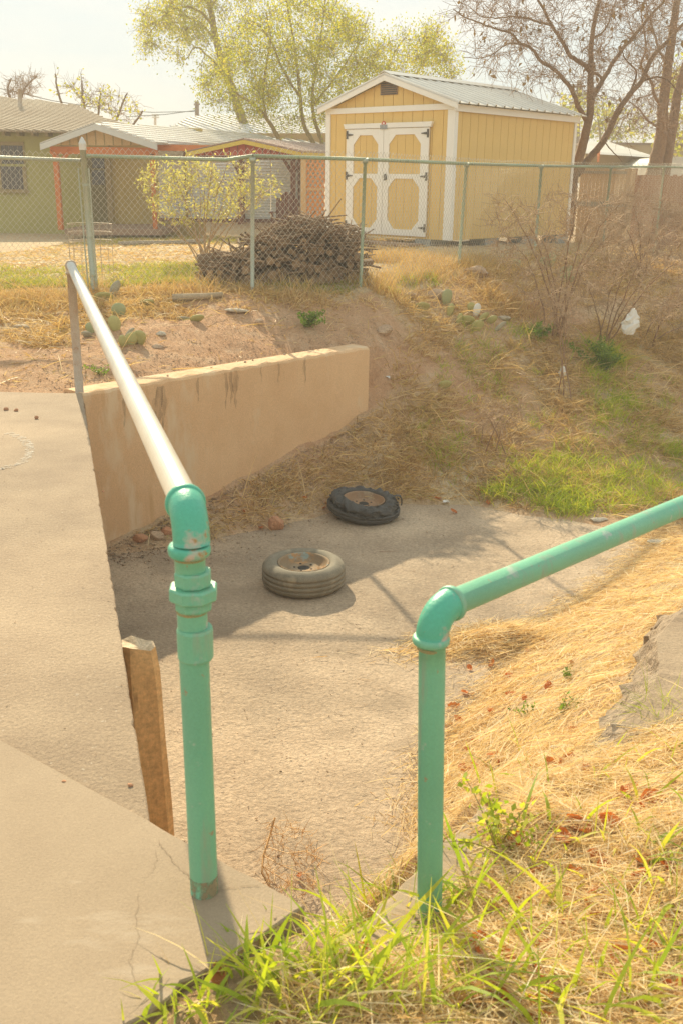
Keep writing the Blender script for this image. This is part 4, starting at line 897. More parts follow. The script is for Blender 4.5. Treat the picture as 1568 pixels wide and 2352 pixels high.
part('roof_sheet', MB().prism([at_y(560, 320, YC - .15), at_y(427, 349, YC - .15), at_y(427, 349, YC - .15) + np.array([0, 2.2, 0]), at_y(560, 320, YC - .15) + np.array([0, 2.2, 0])], (0, 0, .02)), 'roof_maroon', cp)
part('beam', vbox(447, 357.5, 690, 364, YC + .02, .1), 'dark_red_wood', cp)
for u in (548, 668): 
    part('post', vbox(u, 364.5, u + 11, 515, YC + .02, .1), 'dark_red_wood', cp)
    for s in (-1, 1):
        p, q = at_y(u + 5 + s * 20, 366, YC + .07), at_y(u + 5 + s * 4, 394, YC + .07); part('brace', MB().tube([p, q], .035, 4), 'dark_red_wood', cp)
# lattice screen
lt = thing('lattice_panel', 'orange wooden lattice screen between the carport and yellow shed', 'lattice', at_y(722, 505, 19.6))
x0, x1 = at_y(703, 400, 19.6)[0], at_y(762, 400, 19.6)[0]; z0, z1 = at_y(720, 505, 19.6)[2], at_y(720, 362, 19.6)[2]
for k in range(-14, 22):
    for sgn, yo in ((1, 0), (-1, .012)):
        c = x0 + (k * .085); poly = [(x0, z0), (x1, z0), (x1, z1), (x0, z1)]
        rdx, rdz = (math.cos(1.0), sgn * math.sin(1.0)); P2 = [((x - x0) * rdx + (z - z0) * rdz, -(x - x0) * rdz + (z - z0) * rdx) for x, z in poly]
        qv = (k * .075) if sgn == 1 else (k * .075 + .6)
        for r0, r1 in clip_line(P2, qv):
            if r1 - r0 < .05: continue
            rm = (r0 + r1) / 2; cx_ = x0 + rm * rdx - qv * rdz; cz_ = z0 + rm * rdz + qv * rdx
            part('lattice_strip', MB().box((cx_, 19.6 + yo, cz_), ((rdx, 0, rdz), (0, 1, 0), (-rdz, 0, rdx)), ((r1 - r0) / 2, .005, .017)), 'lattice', lt)
part('frame_board', vbox(691, 357, 703, 508, 19.56, .06), 'tan_siding', lt); part('frame_board', vbox(703.5, 432, 762, 437, 19.575, .02), 'tan_siding', lt)

# garden chair under the carport
gc = at_y(657, 512, 20.2); gc[2] = float(ter(gc[0], gc[1])); ch = thing('garden_chair', 'brown slatted garden chair with rounded back under the carport', 'chair', gc)
for k in range(5):
    xx_ = gc[0] + (k - 2) * .085; hgt = .93 - .03 * (k - 2) ** 2; part('back_slat', MB().prism([(xx_ - .04, gc[1] + .2, gc[2] + .3), (xx_ + .04, gc[1] + .2, gc[2] + .3), (xx_ + .04, gc[1] + .36, gc[2] + hgt), (xx_ - .04, gc[1] + .36, gc[2] + hgt)], (0, .02, 0)), 'dark_red_wood', ch)
part('seat', MB().prism([(gc[0] - .23, gc[1] - .2, gc[2] + .34), (gc[0] + .23, gc[1] - .2, gc[2] + .34), (gc[0] + .23, gc[1] + .22, gc[2] + .3), (gc[0] - .23, gc[1] + .22, gc[2] + .3)], (0, 0, .025)), 'dark_red_wood', ch)
for sx in (-1, 1):
    part('leg', MB().box((gc[0] + sx * .25, gc[1] - .18, gc[2] + .27), X3, (.02, .04, .27)), 'dark_red_wood', ch); part('leg', MB().box((gc[0] + sx * .25, gc[1] + .24, gc[2] + .2), X3, (.02, .04, .2)), 'dark_red_wood', ch)
    part('armrest', MB().box((gc[0] + sx * .26, gc[1] + .0, gc[2] + .553), X3, (.05, .3, .012)), 'dark_red_wood', ch)

# big white roofed building behind
wb = thing('outbuilding', 'building with long white ribbed metal roof behind the carport under the green tree', 'building', at_y(600, 420, 33))
part('wall', MB().prism([at_y(405, 420, 31.5), at_y(770, 420, 31.5), at_y(770, 420, 31.5) + np.array([0, 8, 0]), at_y(405, 420, 31.5) + np.array([0, 8, 0])], (0, 0, at_y(500, 306, 31.5)[2] - at_y(500, 420, 31.5)[2])), 'tan_siding', wb)
ribbed(wb, [(396, 296), (432, 273), (472, 266), (600, 266), (775, 268), (800, 345), (620, 345), (420, 310)], (at_y(396, 296, 31), at_y(800, 345, 30.4), at_y(600, 266, 39)), ((470, 270), (640, 325)), .3, .05, 'roof_white', 'roof_white_rib', rw=.05)
# far right buildings
fh = thing('far_house', 'pale low roofed house seen between the bare tree trunks', 'house', at_y(1410, 400, 34))
part('wall', vbox(1338, 352, 1500, 420, 34, 4), 'far_tan', fh)
part('roof', MB().prism([at_y(1340, 352, 33.4), at_y(1345, 331, 37), at_y(1400, 330, 37), at_y(1500, 362, 33.2)], (0, .3, .08)), 'far_white', fh)
part('chimney', vbox(1371, 340, 1375, 372, 33.2, .1), 'orange_wood', fh)
fb_ = solo('far_building', vbox(1346, 331, 1700, 372, 48, 6), 'far_tan', 'long tan flat roofed building far behind the bare trees', 'building')
part('roof_edge', vbox(1344, 326, 1702, 331, 47.9, 6.2), 'pole', fb_)
solo('far_shed', MB().prism([at_y(1500, 420, 30), at_y(1500, 385, 30), at_y(1540, 360, 30), at_y(1640, 360, 30), at_y(1640, 420, 30)], (0, 4, 0)), 'far_white', 'pale shed with sloping roof above the brown board fence', 'shed')

# board fences
bf = thing('board_fence', 'tan wooden board fence section behind the bare tree trunk', 'fence', at_y(1385, 560, 20.3))
for k in range(14):
    u = 1318 + k * 8.9; part('board', vbox(u + .3, 388 + 2 * math.sin(k * 5.1), u + 8.4, 565, 20.3, .02), 'plank_tan', bf)
part('fence_rail', vbox(1318, 463, 1440, 474, 20.24, .05), 'rail_grey', bf); part('fence_rail', vbox(1318, 392, 1438, 398, 20.25, .045), 'rail_grey', bf)
bf = thing('board_fence', 'dark brown wooden board fence at the right edge of the yard', 'fence', at_y(1500, 590, 21))
for k in range(22):
    u = 1441 + k * 9.2; part('board', vbox(u + .3, 402 + 1.5 * math.sin(k * 3.3), u + 8.8, 592, 20.8, .02), 'plank_brown', bf)
part('post', vbox(1434, 386, 1443, 592, 20.9, .1), 'plank_brown', bf)

# poles and wires
up = thing('utility_pole', 'thin wooden utility pole behind the white roof', 'pole', at_y(454, 360, 62)); part('shaft', MB().tube([at_y(454, 420, 62), at_y(453, 233, 62)], .12, 8), 'pole', up)
part('crossarm', MB().tube([at_y(446, 240, 62), at_y(460, 239, 62)], .05, 4), 'pole', up)
up2 = thing('utility_pole', 'wooden utility pole with crossarm behind the bare tree', 'pole', at_y(1327, 360, 62)); part('shaft', MB().tube([at_y(1322, 420, 62), at_y(1329, 184, 62)], .13, 8), 'pole', up2)
part('crossarm', MB().tube([at_y(1313, 199, 62), at_y(1343, 198, 62)], .06, 4), 'pole', up2); part('crossarm', MB().tube([at_y(1306, 236, 62), at_y(1345, 236, 62)], .05, 4), 'pole', up2)
fm = thing('floodlight_mast', 'distant sports floodlight mast between the trees', 'light mast', at_y(358, 360, 100)); part('shaft', MB().tube([at_y(358, 420, 100), at_y(357, 262, 100)], .12, 6), 'galv_old', fm)
for v in (264, 269.5): part('light_bar', vbox(349.5, v, 365.5, v + 1.4, 99.8, .2), 'galv_old', fm)
for k in range(4):
    for v in (262, 267.5): part('floodlight', vbox(350 + k * 4.2, v, 352.6 + k * 4.2, v + 3.2, 99.6, .2), 'fascia', fm)
for px, lb in (([(-200, 190), (0, 203), (120, 231), (250, 252), (350, 258), (452, 256)], 'upper overhead wire sagging towards the left utility pole'), ([(290, 268), (380, 263), (454, 253)], 'lower overhead wire ending at the left utility pole'),):
    P = [at_y(u, v, 45 + 17 * (u + 200) / 650) for u, v in px]; solo('overhead_wire', MB().tube(P, .018, 5), 'dark', lb, 'wire')

# ------------------------------------------------------------------ trees and bushes
def px_poly_points(polys, n, r):
    out = []
    areas = np.array([abs(sum(p[i][0] * p[(i + 1) % len(p)][1] - p[(i + 1) % len(p)][0] * p[i][1] for i in range(len(p)))) for p in polys]); cnt = (areas / areas.sum() * n).astype(int) + 1
    for p, c in zip(polys, cnt):
        q = np.array(p); got = 0
        while got < c:
            x = r.uniform(q[:, 0].min(), q[:, 0].max(), c * 3); y = r.uniform(q[:, 1].min(), q[:, 1].max(), c * 3); k = in_poly(x, y, p); s = np.stack([x[k], y[k]], -1)[:c - got]
            out.append(s); got += len(s)
    return np.concatenate(out)
class Skel:
    def __init__(s, seed): s.r = np.random.default_rng(seed); s.N = []; s.T = []; s.Rd = []; s.tubes = []; s.tips = []
    def path(s, P, R_, level=0, sides=None):
        P = A3(P); R_ = np.broadcast_to(np.asarray(R_, float), (len(P),)); s.tubes.append((P, R_, level)); T = np.gradient(P, axis=0); T /= np.linalg.norm(T, axis=1)[:, None] + 1e-9
        s.N.append(P); s.T.append(T); s.Rd.append(R_)
    def limb(s, px, w0, w1, Y, jit=.0, dY=0.0, sub=4):
        """picture polyline, width in picture units at both ends, distance at start and drift"""
        n = len(px); L = []
        for i, (u, v) in enumerate(px): L.append(at_y(u, v, Y + dY * i / (n - 1)))
        L = A3(L); t = np.arange(n); tt = np.linspace(0, n - 1, (n - 1) * sub + 1)
        def cr(k):
            out = []
            for x in tt:
                i = min(int(x), n - 2); f = x - i; p0, p1, p2, p3 = L[max(i - 1, 0), k], L[i, k], L[i + 1, k], L[min(i + 2, n - 1), k]
                out.append(.5 * (2 * p1 + (p2 - p0) * f + (2 * p0 - 5 * p1 + 4 * p2 - p3) * f * f + (3 * p1 - p0 - 3 * p2 + p3) * f ** 3))
            return out
        P = np.stack([cr(0), cr(1), cr(2)], -1); P += s.r.normal(size=P.shape) * jit; sc = Y * .948 / F
        R_ = (w0 + (w1 - w0) * np.linspace(0, 1, len(P)) ** .8) * sc / 2
        s.path(P, R_, 0)
    def colonize(s, targets, rk=.010, r0=.003, curve=.35, up=.15, wig=.05, segs=6, level=1, pen=.6):
        N = np.concatenate(s.N); T = np.concatenate(s.T); Rd = np.concatenate(s.Rd)
        d0 = np.array([np.min(np.sum((N - t) ** 2, 1)) for t in targets]); order = np.argsort(d0)
        for k in order:
            t = targets[k]; D = t - N; ds = np.linalg.norm(D, axis=1); al = (D * T).sum(1) / (ds + 1e-9)
            j = int(np.argmin(ds * (1 + pen * (1 - np.clip(al, -1, 1))))); L = ds[j]
            if L < .03: continue
            p0 = N[j]; c = p0 + T[j] * L * curve + np.array([0, 0, up * L]); f = np.linspace(0, 1, segs)[:, None]
            P = (1 - f) ** 2 * p0 + 2 * f * (1 - f) * c + f ** 2 * t
            P[1:-1] += s.r.normal(size=(segs - 2, 3)) * wig * L
            rs = min(Rd[j] * .75, r0 + rk * L); R_ = np.linspace(rs, r0 * .6, segs)
            s.path(P, R_, level); N = np.concatenate([N, P[1:]]); T = np.concatenate([T, s.T[-1][1:]]); Rd = np.concatenate([Rd, R_[1:]])
    def sprigs(s, per, length, r0, level=2, lv=(1,), spread=.9, up=.1, grav=0.0):
        for P, R_, l in [x for x in s.tubes if x[2] in lv]:
            n = s.r.poisson(per)
            for _ in range(n):
                f = s.r.uniform(.2, 1) * (len(P) - 1); i = min(int(f), len(P) - 2); p = P[i] + (P[i + 1] - P[i]) * (f - i); d = unit(P[i + 1] - P[i])
                d = unit(d * .8 + s.r.normal(size=3) * spread + np.array([0, 0, up])); L = length * s.r.uniform(.4, 1.3); q = p + d * L * .5 + s.r.normal(size=3) * L * .08; e = q + unit(d + s.r.normal(size=3) * .35 - np.array([0, 0, grav])) * L * .5
                s.path([p, q, e], [r0, r0 * .8, r0 * .5], level)
    def wood(s, levels, sides=lambda r: 8 if r > .03 else (5 if r > .012 else 3)):
        b = Big()
        for P, R_, l in s.tubes:
            if l in levels:
                V, Q = tube_arrays(P, R_, sides(R_[0])); b.add(V, Q, np.full(len(V), s.r.random()))
        return b
    def leaf_points(s, lv, per, spread):
        C = []
        for P, R_, l in s.tubes:
            if l in lv:
                n = s.r.poisson(per); f = s.r.uniform(.15, 1, n) * (len(P) - 1); i = np.minimum(f.astype(int), len(P) - 2); C.append(P[i] + (P[i + 1] - P[i]) * (f - i)[:, None] + s.r.normal(size=(n, 3)) * spread)
        return np.concatenate(C)
def leaves(C, L, W, r, droop=.0):
    n = len(C); a = r.normal(size=(n, 3)) + np.array([0, 0, -droop]); a /= np.linalg.norm(a, axis=1)[:, None]; b_ = np.cross(a, r.normal(size=(n, 3))); b_ /= np.linalg.norm(b_, axis=1)[:, None] + 1e-9
    l = (L * r.uniform(.6, 1.35, n))[:, None]; w_ = (W * r.uniform(.6, 1.35, n))[:, None]; nn = np.cross(a, b_)
    V = np.stack([C, C + a * l * .5 + b_ * w_ + nn * w_ * .4, C + a * l, C + a * l * .5 - b_ * w_ + nn * w_ * .4], 1).reshape(-1, 3)
    Q = np.arange(n * 4).reshape(n, 4); return Big().add(V, Q, np.repeat(r.random(n), 4))
def targets(polys, n, Y0, Y1, r):
    uv = px_poly_points(polys, n, r); Y = r.uniform(Y0, Y1, len(uv)); return np.array([at_y(u, v, y) for (u, v), y in zip(uv, Y)])
def zc1(pts): return [(1003.5 + .36 * x, .36 * y) for x, y in pts]

# bare tree beside the shed
sk = Skel(11); Yt = 18.9
sk.limb(zc1([(825, 1500), (850, 1330), (870, 1120), (920, 950), (950, 820), (975, 700), (972, 600), (975, 450), (980, 300), (1000, 150), (1030, 0), (1060, -130)]), 30, 6, Yt, .004)
sk.limb(zc1([(890, 1110), (950, 1030), (1030, 940), (1090, 840), (1150, 710), (1220, 610), (1300, 520), (1350, 400), (1400, 330), (1480, 250), (1568, 150), (1700, 40)]), 19, 7, Yt, .004, .9)
sk.limb(zc1([(980, 640), (1005, 590), (1050, 520), (1100, 430), (1180, 310), (1270, 210), (1350, 110), (1450, 0), (1520, -90)]), 14, 5, Yt, .004, 1.4)
sk.limb(zc1([(968, 450), (930, 410), (850, 360), (820, 310), (780, 240), (720, 150), (690, 80), (640, 0), (600, -80)]), 12, 4, Yt, .004, -.9)
sk.limb(zc1([(952, 770), (900, 680), (860, 580), (800, 500), (740, 440), (660, 390), (600, 310), (520, 270), (470, 210), (390, 190), (280, 150), (170, 110), (100, 60)]), 12, 2, Yt, .004, -1.4)
sk.limb(zc1([(722, 155), (640, 140), (570, 115), (460, 105), (370, 115), (270, 100), (200, 40)]), 6, 1.6, Yt - .6, .004, -.5)
sk.limb(zc1([(530, 285), (440, 280), (350, 350), (260, 370), (170, 365)]), 4, 1.4, Yt - 1.0, .004, -.4)
sk.limb(zc1([(988, 465), (1030, 480), (1050, 515)]), 7, 6, Yt, .002)
sk.limb(zc1([(982, 245), (1050, 210), (1090, 150), (1110, 80), (1140, 0)]), 6, 3, Yt, .003, .5)
sk.limb(zc1([(1215, 610), (1250, 540), (1265, 450), (1200, 380), (1170, 300)]), 6, 2, Yt + .5, .003, -.5)
sk.limb(zc1([(1090, 860), (1060, 890), (1110, 960), (1180, 1030)]), 4, 2, Yt + .2, .003, -.3)
sk.limb(zc1([(1300, 520), (1400, 490), (1480, 520), (1540, 600)]), 6, 2, Yt + .6, .003, -.5)
tg = targets([zc1([(90, 40), (330, -60), (640, -120), (900, -120), (1200, -120), (1568, -100), (1568, 330), (1250, 420), (1050, 560), (980, 700), (860, 590), (700, 600), (560, 520), (330, 460), (180, 400), (250, 260)])], 430, Yt - 1.7, Yt + 1.8, sk.r)
sk.colonize(tg, .008, .0052, .45, .05, .05)
tg2 = targets([zc1([(1000, 600), (1200, 400), (1568, 300), (1568, 900), (1300, 880), (1050, 860)])], 70, Yt - .8, Yt + 1.6, sk.r); sk.colonize(tg2, .007, .004, .4, .02, .06)
sk.sprigs(4.0, .42, .0044, 2, (1,), .75, .05); sk.sprigs(1.0, .22, .0036, 3, (2,), .8, .05)
bt = thing('bare_tree', 'large leafless tree with forked trunk beside the far corner of the yellow shed', 'tree', sk.tubes[0][0][0])
part('trunk', sk.wood((0,)), 'bark', bt, smooth=True); part('crown', sk.wood((1, 2, 3)), 'twig', bt, kind='stuff')
pods = sk.leaf_points((2,), .10, .01); part('seed_pods', leaves(pods, .11, .03, sk.r, 1.5), 'seed_leaf', bt, kind='stuff')

# thick tree at the right edge
sk = Skel(12); Yt = 24.5
sk.limb(zc1([(1370, 1130), (1400, 1000), (1430, 850), (1440, 650), (1470, 420), (1500, 200), (1530, 0), (1560, -150)]), 36, 12, Yt, .006)
sk.limb(zc1([(1440, 1120), (1470, 960), (1500, 800), (1530, 600), (1580, 420), (1640, 250), (1700, 60)]), 30, 12, Yt + .2, .006, .4)
sk.limb(zc1([(1440, 700), (1390, 620), (1360, 520), (1300, 420), (1330, 300), (1300, 100)]), 9, 3, Yt, .006, -1)
sk.limb(zc1([(1480, 420), (1420, 330), (1380, 200), (1330, 60)]), 8, 3, Yt, .006, .8)
sk.limb(zc1([(1430, 820), (1340, 770), (1280, 690), (1220, 650)]), 6, 2, Yt, .006, -.8)
tg = targets([zc1([(1200, 100), (1350, -120), (1900, -150), (1900, 800), (1500, 900), (1300, 850), (1200, 600)])], 260, Yt - 2, Yt + 2.2, sk.r); sk.colonize(tg, .008, .006, .4, .05, .05)
sk.sprigs(5, .5, .005, 2, (1,), .8, .05)
bt = thing('bare_tree', 'thick trunked leafless tree at the right edge behind the brown fence', 'tree', sk.tubes[0][0][0])
part('trunk', sk.wood((0,)), 'bark', bt, smooth=True); part('crown', sk.wood((1, 2, 3)), 'twig', bt, kind='stuff')

# tall green tree, limb reaching out of the picture
sk = Skel(13); Yt = 35
sk.limb([(590, 430), (572, 330), (545, 240), (520, 165), (497, 95), (484, 20), (470, -70), (450, -160)], 26, 9, Yt, .01)
sk.limb([(488, 60), (465, 30), (430, 15), (395, 25), (365, 50), (345, 75)], 8, 2, Yt, .01, -1)
sk.limb([(500, 110), (470, 60), (430, 40), (390, 30), (350, 20)], 6, 2, Yt, .01, 1)
sk.limb([(520, 170), (480, 130), (450, 110), (430, 135)], 6, 2, Yt, .01, -.5)
sk.limb([(484, 20), (510, -30), (540, -90)], 8, 3, Yt, .01)
tg = targets([[(318, 60), (330, 10), (380, -80), (560, -120), (640, -40), (600, 60), (560, 160), (470, 190), (430, 150), (380, 110), (340, 110)], [(310, 40), (400, -60), (480, -60), (480, 100), (340, 100)]], 240, Yt - 2.6, Yt + 2.6, sk.r); sk.colonize(tg, .008, .008, .4, .05, .06)
sk.sprigs(6, .55, .006, 2, (1,), .7, -.1, .3)
gt = thing('leafy_tree', 'tall tree with fresh green leaves and a limb arching out to the left', 'tree', sk.tubes[0][0][0])
part('trunk', sk.wood((0,)), 'bark_green', gt, smooth=True); br = part('branches', sk.wood((1, 2)), 'bark_green', gt, kind='stuff')
part('crown', leaves(sk.leaf_points((1, 2), 7, .15), .075, .024, sk.r, .6), 'tree_leaf', gt, kind='stuff')
# many stemmed yellow green tree behind the carport
sk = Skel(14); Yt = 28.5
sk.limb([(650, 340), (640, 318), (622, 285), (600, 255), (575, 235), (545, 215)], 13, 4, Yt, .006, -.8)
sk.limb([(724, 345), (718, 325), (698, 285), (690, 225), (684, 160), (672, 80), (660, 10), (655, -40)], 13, 3, Yt, .006, .5)
sk.limb([(740, 345), (738, 322), (722, 272), (718, 212), (732, 125), (742, 50), (748, -10)], 12, 3, Yt + .4, .006, .8)
sk.limb([(612, 272), (605, 220), (612, 150), (622, 90), (612, 30)], 7, 3, Yt, .006, -.5)
sk.limb([(690, 225), (650, 160), (620, 90), (585, 50)], 6, 2, Yt, .006, -1.2)
sk.limb([(720, 240), (770, 180), (810, 120), (835, 80)], 6, 2, Yt, .006, .4)
sk.limb([(755, 345), (800, 290), (860, 200), (905, 120), (940, 75)], 8, 2, Yt + 1.5, .006, .8)
sk.limb([(870, 260), (940, 190), (985, 120), (1005, 60)], 6, 2, Yt + 2, .006, .6)
tg = targets([[(462, 185), (500, 140), (545, 60), (600, 20), (680, -15), (760, 5), (840, 60), (862, 120), (850, 210), (800, 300), (700, 290), (640, 300), (540, 265), (470, 240)], [(840, 130), (890, 80), (915, 95), (935, 60), (960, 90), (985, 55), (1020, 80), (1050, 140), (1040, 185), (960, 200), (880, 215)]], 620, Yt - 2.4, Yt + 2.6, sk.r); sk.colonize(tg, .007, .006, .3, .3, .045)
sk.sprigs(5.5, .42, .005, 2, (1,), .6, .25)
gt = thing('leafy_tree', 'many stemmed tree with thin yellow green spring leaves behind the carport and shed', 'tree', sk.tubes[0][0][0])
part('trunk', sk.wood((0,)), 'bark_green', gt, smooth=True); part('branches', sk.wood((1, 2)), 'bark_green', gt, kind='stuff')
part('crown', leaves(sk.leaf_points((1, 2), 7, .15), .065, .02, sk.r, .5), 'tree_leaf', gt, kind='stuff')
# sparse treetops behind the green house
for nm, seed, lb, stems, poly, n, Yt, lf in [
    ('leafy_tree', 15, 'sparse budding tree showing its top above the green house roof', [[(200, 330), (195, 260), (190, 210), (188, 185)], [(215, 330), (225, 270), (232, 215)], [(250, 330), (270, 270), (290, 215)], [(180, 330), (150, 260), (135, 215), (128, 170)], [(280, 330), (305, 290), (330, 255)]], [[(115, 230), (130, 165), (160, 200), (195, 175), (230, 205), (290, 210), (345, 250), (330, 290), (250, 270), (180, 240)]], 60, 34, .8),
    ('bare_tree', 16, 'grey leafless treetop above the left end of the green house roof', [[(50, 330), (45, 250), (60, 200), (85, 175)], [(50, 290), (20, 215), (25, 180)]], [[(5, 225), (15, 185), (50, 170), (95, 175), (100, 205), (70, 230)]], 60, 36, 0)]:
    sk = Skel(seed)
    for s in stems: sk.limb(s, 8, 3, Yt, .01)
    sk.colonize(targets(poly, int(n * 1.3), Yt - 1.5, Yt + 1.5, sk.r), .008, .008, .35, .35, .05); sk.sprigs(4, .4, .006, 2, (1,), .5, .4)
    gt = thing(nm, lb, 'tree', sk.tubes[0][0][0]); part('trunk', sk.wood((0,)), 'bark', gt, smooth=True); b_ = part('branches' if lf else 'crown', sk.wood((1, 2)), 'twig', gt, kind='stuff')
    if lf: part('crown', leaves(sk.leaf_points((1, 2), lf, .05), .10, .035, sk.r, -.3), 'tree_leaf', gt, kind='stuff')
# low distant greenery at the right
for seed, lb, poly, Yt in [(17, 'pale budding tree far behind the forked bare trunk', [(1290, 320), (1285, 230), (1330, 205), (1390, 240), (1480, 255), (1500, 330)], 55), (18, 'yellow green leafy tree at the right edge beyond the fence', [(1490, 380), (1500, 320), (1530, 170), (1600, 120), (1700, 160), (1700, 380)], 42)]:
    sk = Skel(seed); c = np.mean(poly, axis=0); sk.limb([(c[0], 400), (c[0], 330), (c[0] - 8, c[1])], 10, 4, Yt, .01); sk.limb([(c[0], 360), (c[0] + 40, 300), (c[0] + 55, c[1])], 6, 3, Yt, .01)
    sk.colonize(targets([poly], 130, Yt - 2, Yt + 2, sk.r), .008, .012, .35, .3, .05); sk.sprigs(4, .7, .01, 2, (1,), .6, .2)
    gt = thing('leafy_tree', lb, 'tree', sk.tubes[0][0][0]); part('trunk', sk.wood((0,)), 'bark_green', gt); part('branches', sk.wood((1, 2)), 'twig', gt, kind='stuff')
    part('crown', leaves(sk.leaf_points((1, 2), 1.6 if seed == 17 else 3, .1), .2, .07, sk.r), 'tree_leaf', gt, kind='stuff')

# pale green bush behind the fence
sk = Skel(21); bb = hit(470, 588, 11, 20); bb = np.array([at_y(470, 588, 13.0)[0], 13.0, float(ter(at_y(470, 588, 13.0)[0], 13.0))])
for k, (u, v) in enumerate([(330, 405), (345, 470), (390, 380), (420, 375), (455, 380), (490, 372), (520, 380), (560, 380), (600, 400), (625, 430), (400, 470), (540, 450), (470, 440), (380, 520), (580, 470)]):
    e = at_y(u, v, 13.0 + sk.r.uniform(-.5, .5)); m_ = bb * .5 + e * .5 + np.array([(bb[0] - e[0]) * .18, 0, .06]); f = np.linspace(0, 1, 9)[:, None]
    st = bb + np.array([sk.r.normal() * .07, sk.r.normal() * .07, 0]); sk.path((1 - f) ** 2 * st + 2 * f * (1 - f) * m_ + f ** 2 * e + sk.r.normal(size=(9, 3)) * .008, np.linspace(.012, .004, 9), 0)
sk.colonize(targets([[(318, 410), (350, 382), (420, 370), (560, 372), (640, 410), (645, 440), (600, 480), (560, 500), (430, 510), (370, 520), (330, 470)]], 260, 12.4, 13.6, sk.r), .008, .0028, .35, .25, .05, 5)
sk.sprigs(4.5, .13, .002, 2, (1,), .6, .3)
bu = thing('bush', 'round bush with pale green spring leaves behind the chain link fence', 'bush', bb)
part('stems', sk.wood((0, 1, 2)), 'twig_pale', bu, kind='stuff'); part('crown', leaves(sk.leaf_points((1, 2), 2.0, .02), .05, .010, sk.r, -.5), 'bush_leaf', bu, kind='stuff')

# leafless thorn bushes on the right bank
def twig_bush(seed, lb, base_px, Y, ends, poly, n, dY=.6, r0=.0046, spr=5):
    n = int(n * 2.0)
    sk = Skel(seed); p = hit(*base_px, 7, 18)
    for e in ends:
        q = at_y(*e, p[1] + sk.r.uniform(-dY, dY)); m_ = p * .45 + q * .55 + np.array([(p[0] - q[0]) * .25, sk.r.normal() * .1, .12]); f = np.linspace(0, 1, 10)[:, None]; L = np.linalg.norm(q - p)
        st = p + np.array([sk.r.normal() * .06, sk.r.normal() * .06, -.03]); sk.path((1 - f) ** 2 * st + 2 * f * (1 - f) * m_ + f ** 2 * q + sk.r.normal(size=(10, 3)) * .012 * L * .5, np.linspace(.005 + .005 * L, .004, 10), 0)
    sk.colonize(targets([poly], n, p[1] - dY, p[1] + dY, sk.r), .006, r0, .4, .1, .07, 6); sk.sprigs(spr, .17, r0 * .75, 2, (1, 0), .9, .05)
    t = thing('thorn_bush', lb, 'bush', p); part('stems', sk.wood((0,)), 'twig', t, smooth=True); part('twigs', sk.wood((1, 2)), 'twig_pale', t, kind='stuff')
twig_bush(31, 'largest leafless thorn bush on the bank in front of the shed side', (1275, 770), 11.6, [(1160, 460), (1215, 520), (1250, 560), (1320, 470), (1360, 480), (1180, 560), (1300, 600), (1400, 540), (1420, 470)], [(1110, 440), (1200, 470), (1330, 430), (1430, 470), (1440, 600), (1380, 720), (1260, 720), (1180, 680), (1120, 560)], 190)
twig_bush(32, 'leafless thorn bush holding the larger white plastic bag', (1385, 815), 11.0, [(1340, 650), (1420, 600), (1450, 590), (1480, 640), (1560, 600), (1500, 560)], [(1330, 640), (1400, 540), (1480, 500), (1620, 520), (1620, 680), (1500, 760), (1400, 760)], 130)
twig_bush(33, 'slim leafless sapling standing below the big thorn bush', (1287, 915), 10.3, [(1268, 690), (1260, 640), (1300, 720)], [(1235, 680), (1300, 640), (1340, 700), (1310, 780), (1260, 760)], 26, .25, .004, 4)
twig_bush(34, 'small dry leafless shrub low on the grassy bank', (1125, 1040), 9.2, [(1120, 960), (1170, 930), (1100, 960), (1190, 950)], [(1080, 980), (1110, 940), (1200, 910), (1210, 960), (1150, 1000)], 34, .25, .0038, 4)
twig_bush(35, 'leafless thorn bush running off the right edge of the picture', (1490, 790), 11.5, [(1560, 700), (1600, 640), (1540, 720), (1640, 740)], [(1500, 720), (1560, 640), (1680, 620), (1680, 760), (1560, 770)], 60)
twig_bush(36, 'tangled leafless thorn bush against the chain link fence at the far right', (1470, 640), 14.5, [(1400, 480), (1450, 470), (1500, 500), (1540, 520), (1420, 560)], [(1370, 470), (1450, 430), (1568, 470), (1600, 590), (1440, 620), (1370, 580)], 150, .7, .005)

# ------------------------------------------------------------------ firewood pile behind the fence
LOGS = []
for k in range(4):
    mb = MB(); n = 11; r_ = np.random.default_rng(40 + k); rad = 1 + .16 * r_.normal(size=n); V = []
    for z in (-.5, -.49, -.15, .2, .49, .5):
        for j in range(n):
            a = 2 * math.pi * j / n; q = rad[j] * (1 + .06 * r_.normal()) * (.93 if abs(z) == .5 else 1); V.append((q * math.cos(a), q * math.sin(a), z))
    Fs = [(i * n + j, i * n + (j + 1) % n, (i + 1) * n + (j + 1) % n, (i + 1) * n + j) for i in range(5) for j in range(n)] + [tuple(range(n - 1, -1, -1)), tuple(range(5 * n, 6 * n))]
    me = bpy.data.meshes.new('log'); me.from_pydata(V, [], Fs); me.materials.append(MATS['log_bark']); me.materials.append(MATS['log_end'])
    for p_ in me.polygons: p_.material_index = 1 if p_.index >= 5 * n else 0
    LOGS.append(me)
def put_log(p, axis, r, L, lb, grp=None):
    o = bpy.data.objects.new('log', LOGS[int(rng.integers(4))]); COL.objects.link(o); o.location = [float(x) for x in p]
    o.rotation_euler = (Vector(unit(axis)).to_track_quat('Z', 'Y') @ Matrix.Rotation(rng.uniform(0, 6), 3, 'Z').to_quaternion()).to_euler(); o.scale = (r, r, L)
    return props(o, lb, 'log', grp)
YL = 11.75
def pile_top(u): # outline of the heap in the picture
    return float(np.interp(u, [462, 480, 520, 560, 600, 640, 680, 720, 760, 800, 825, 840], [650, 606, 596, 580, 556, 528, 512, 510, 518, 534, 590, 660]))
row = 0; v = 682.0
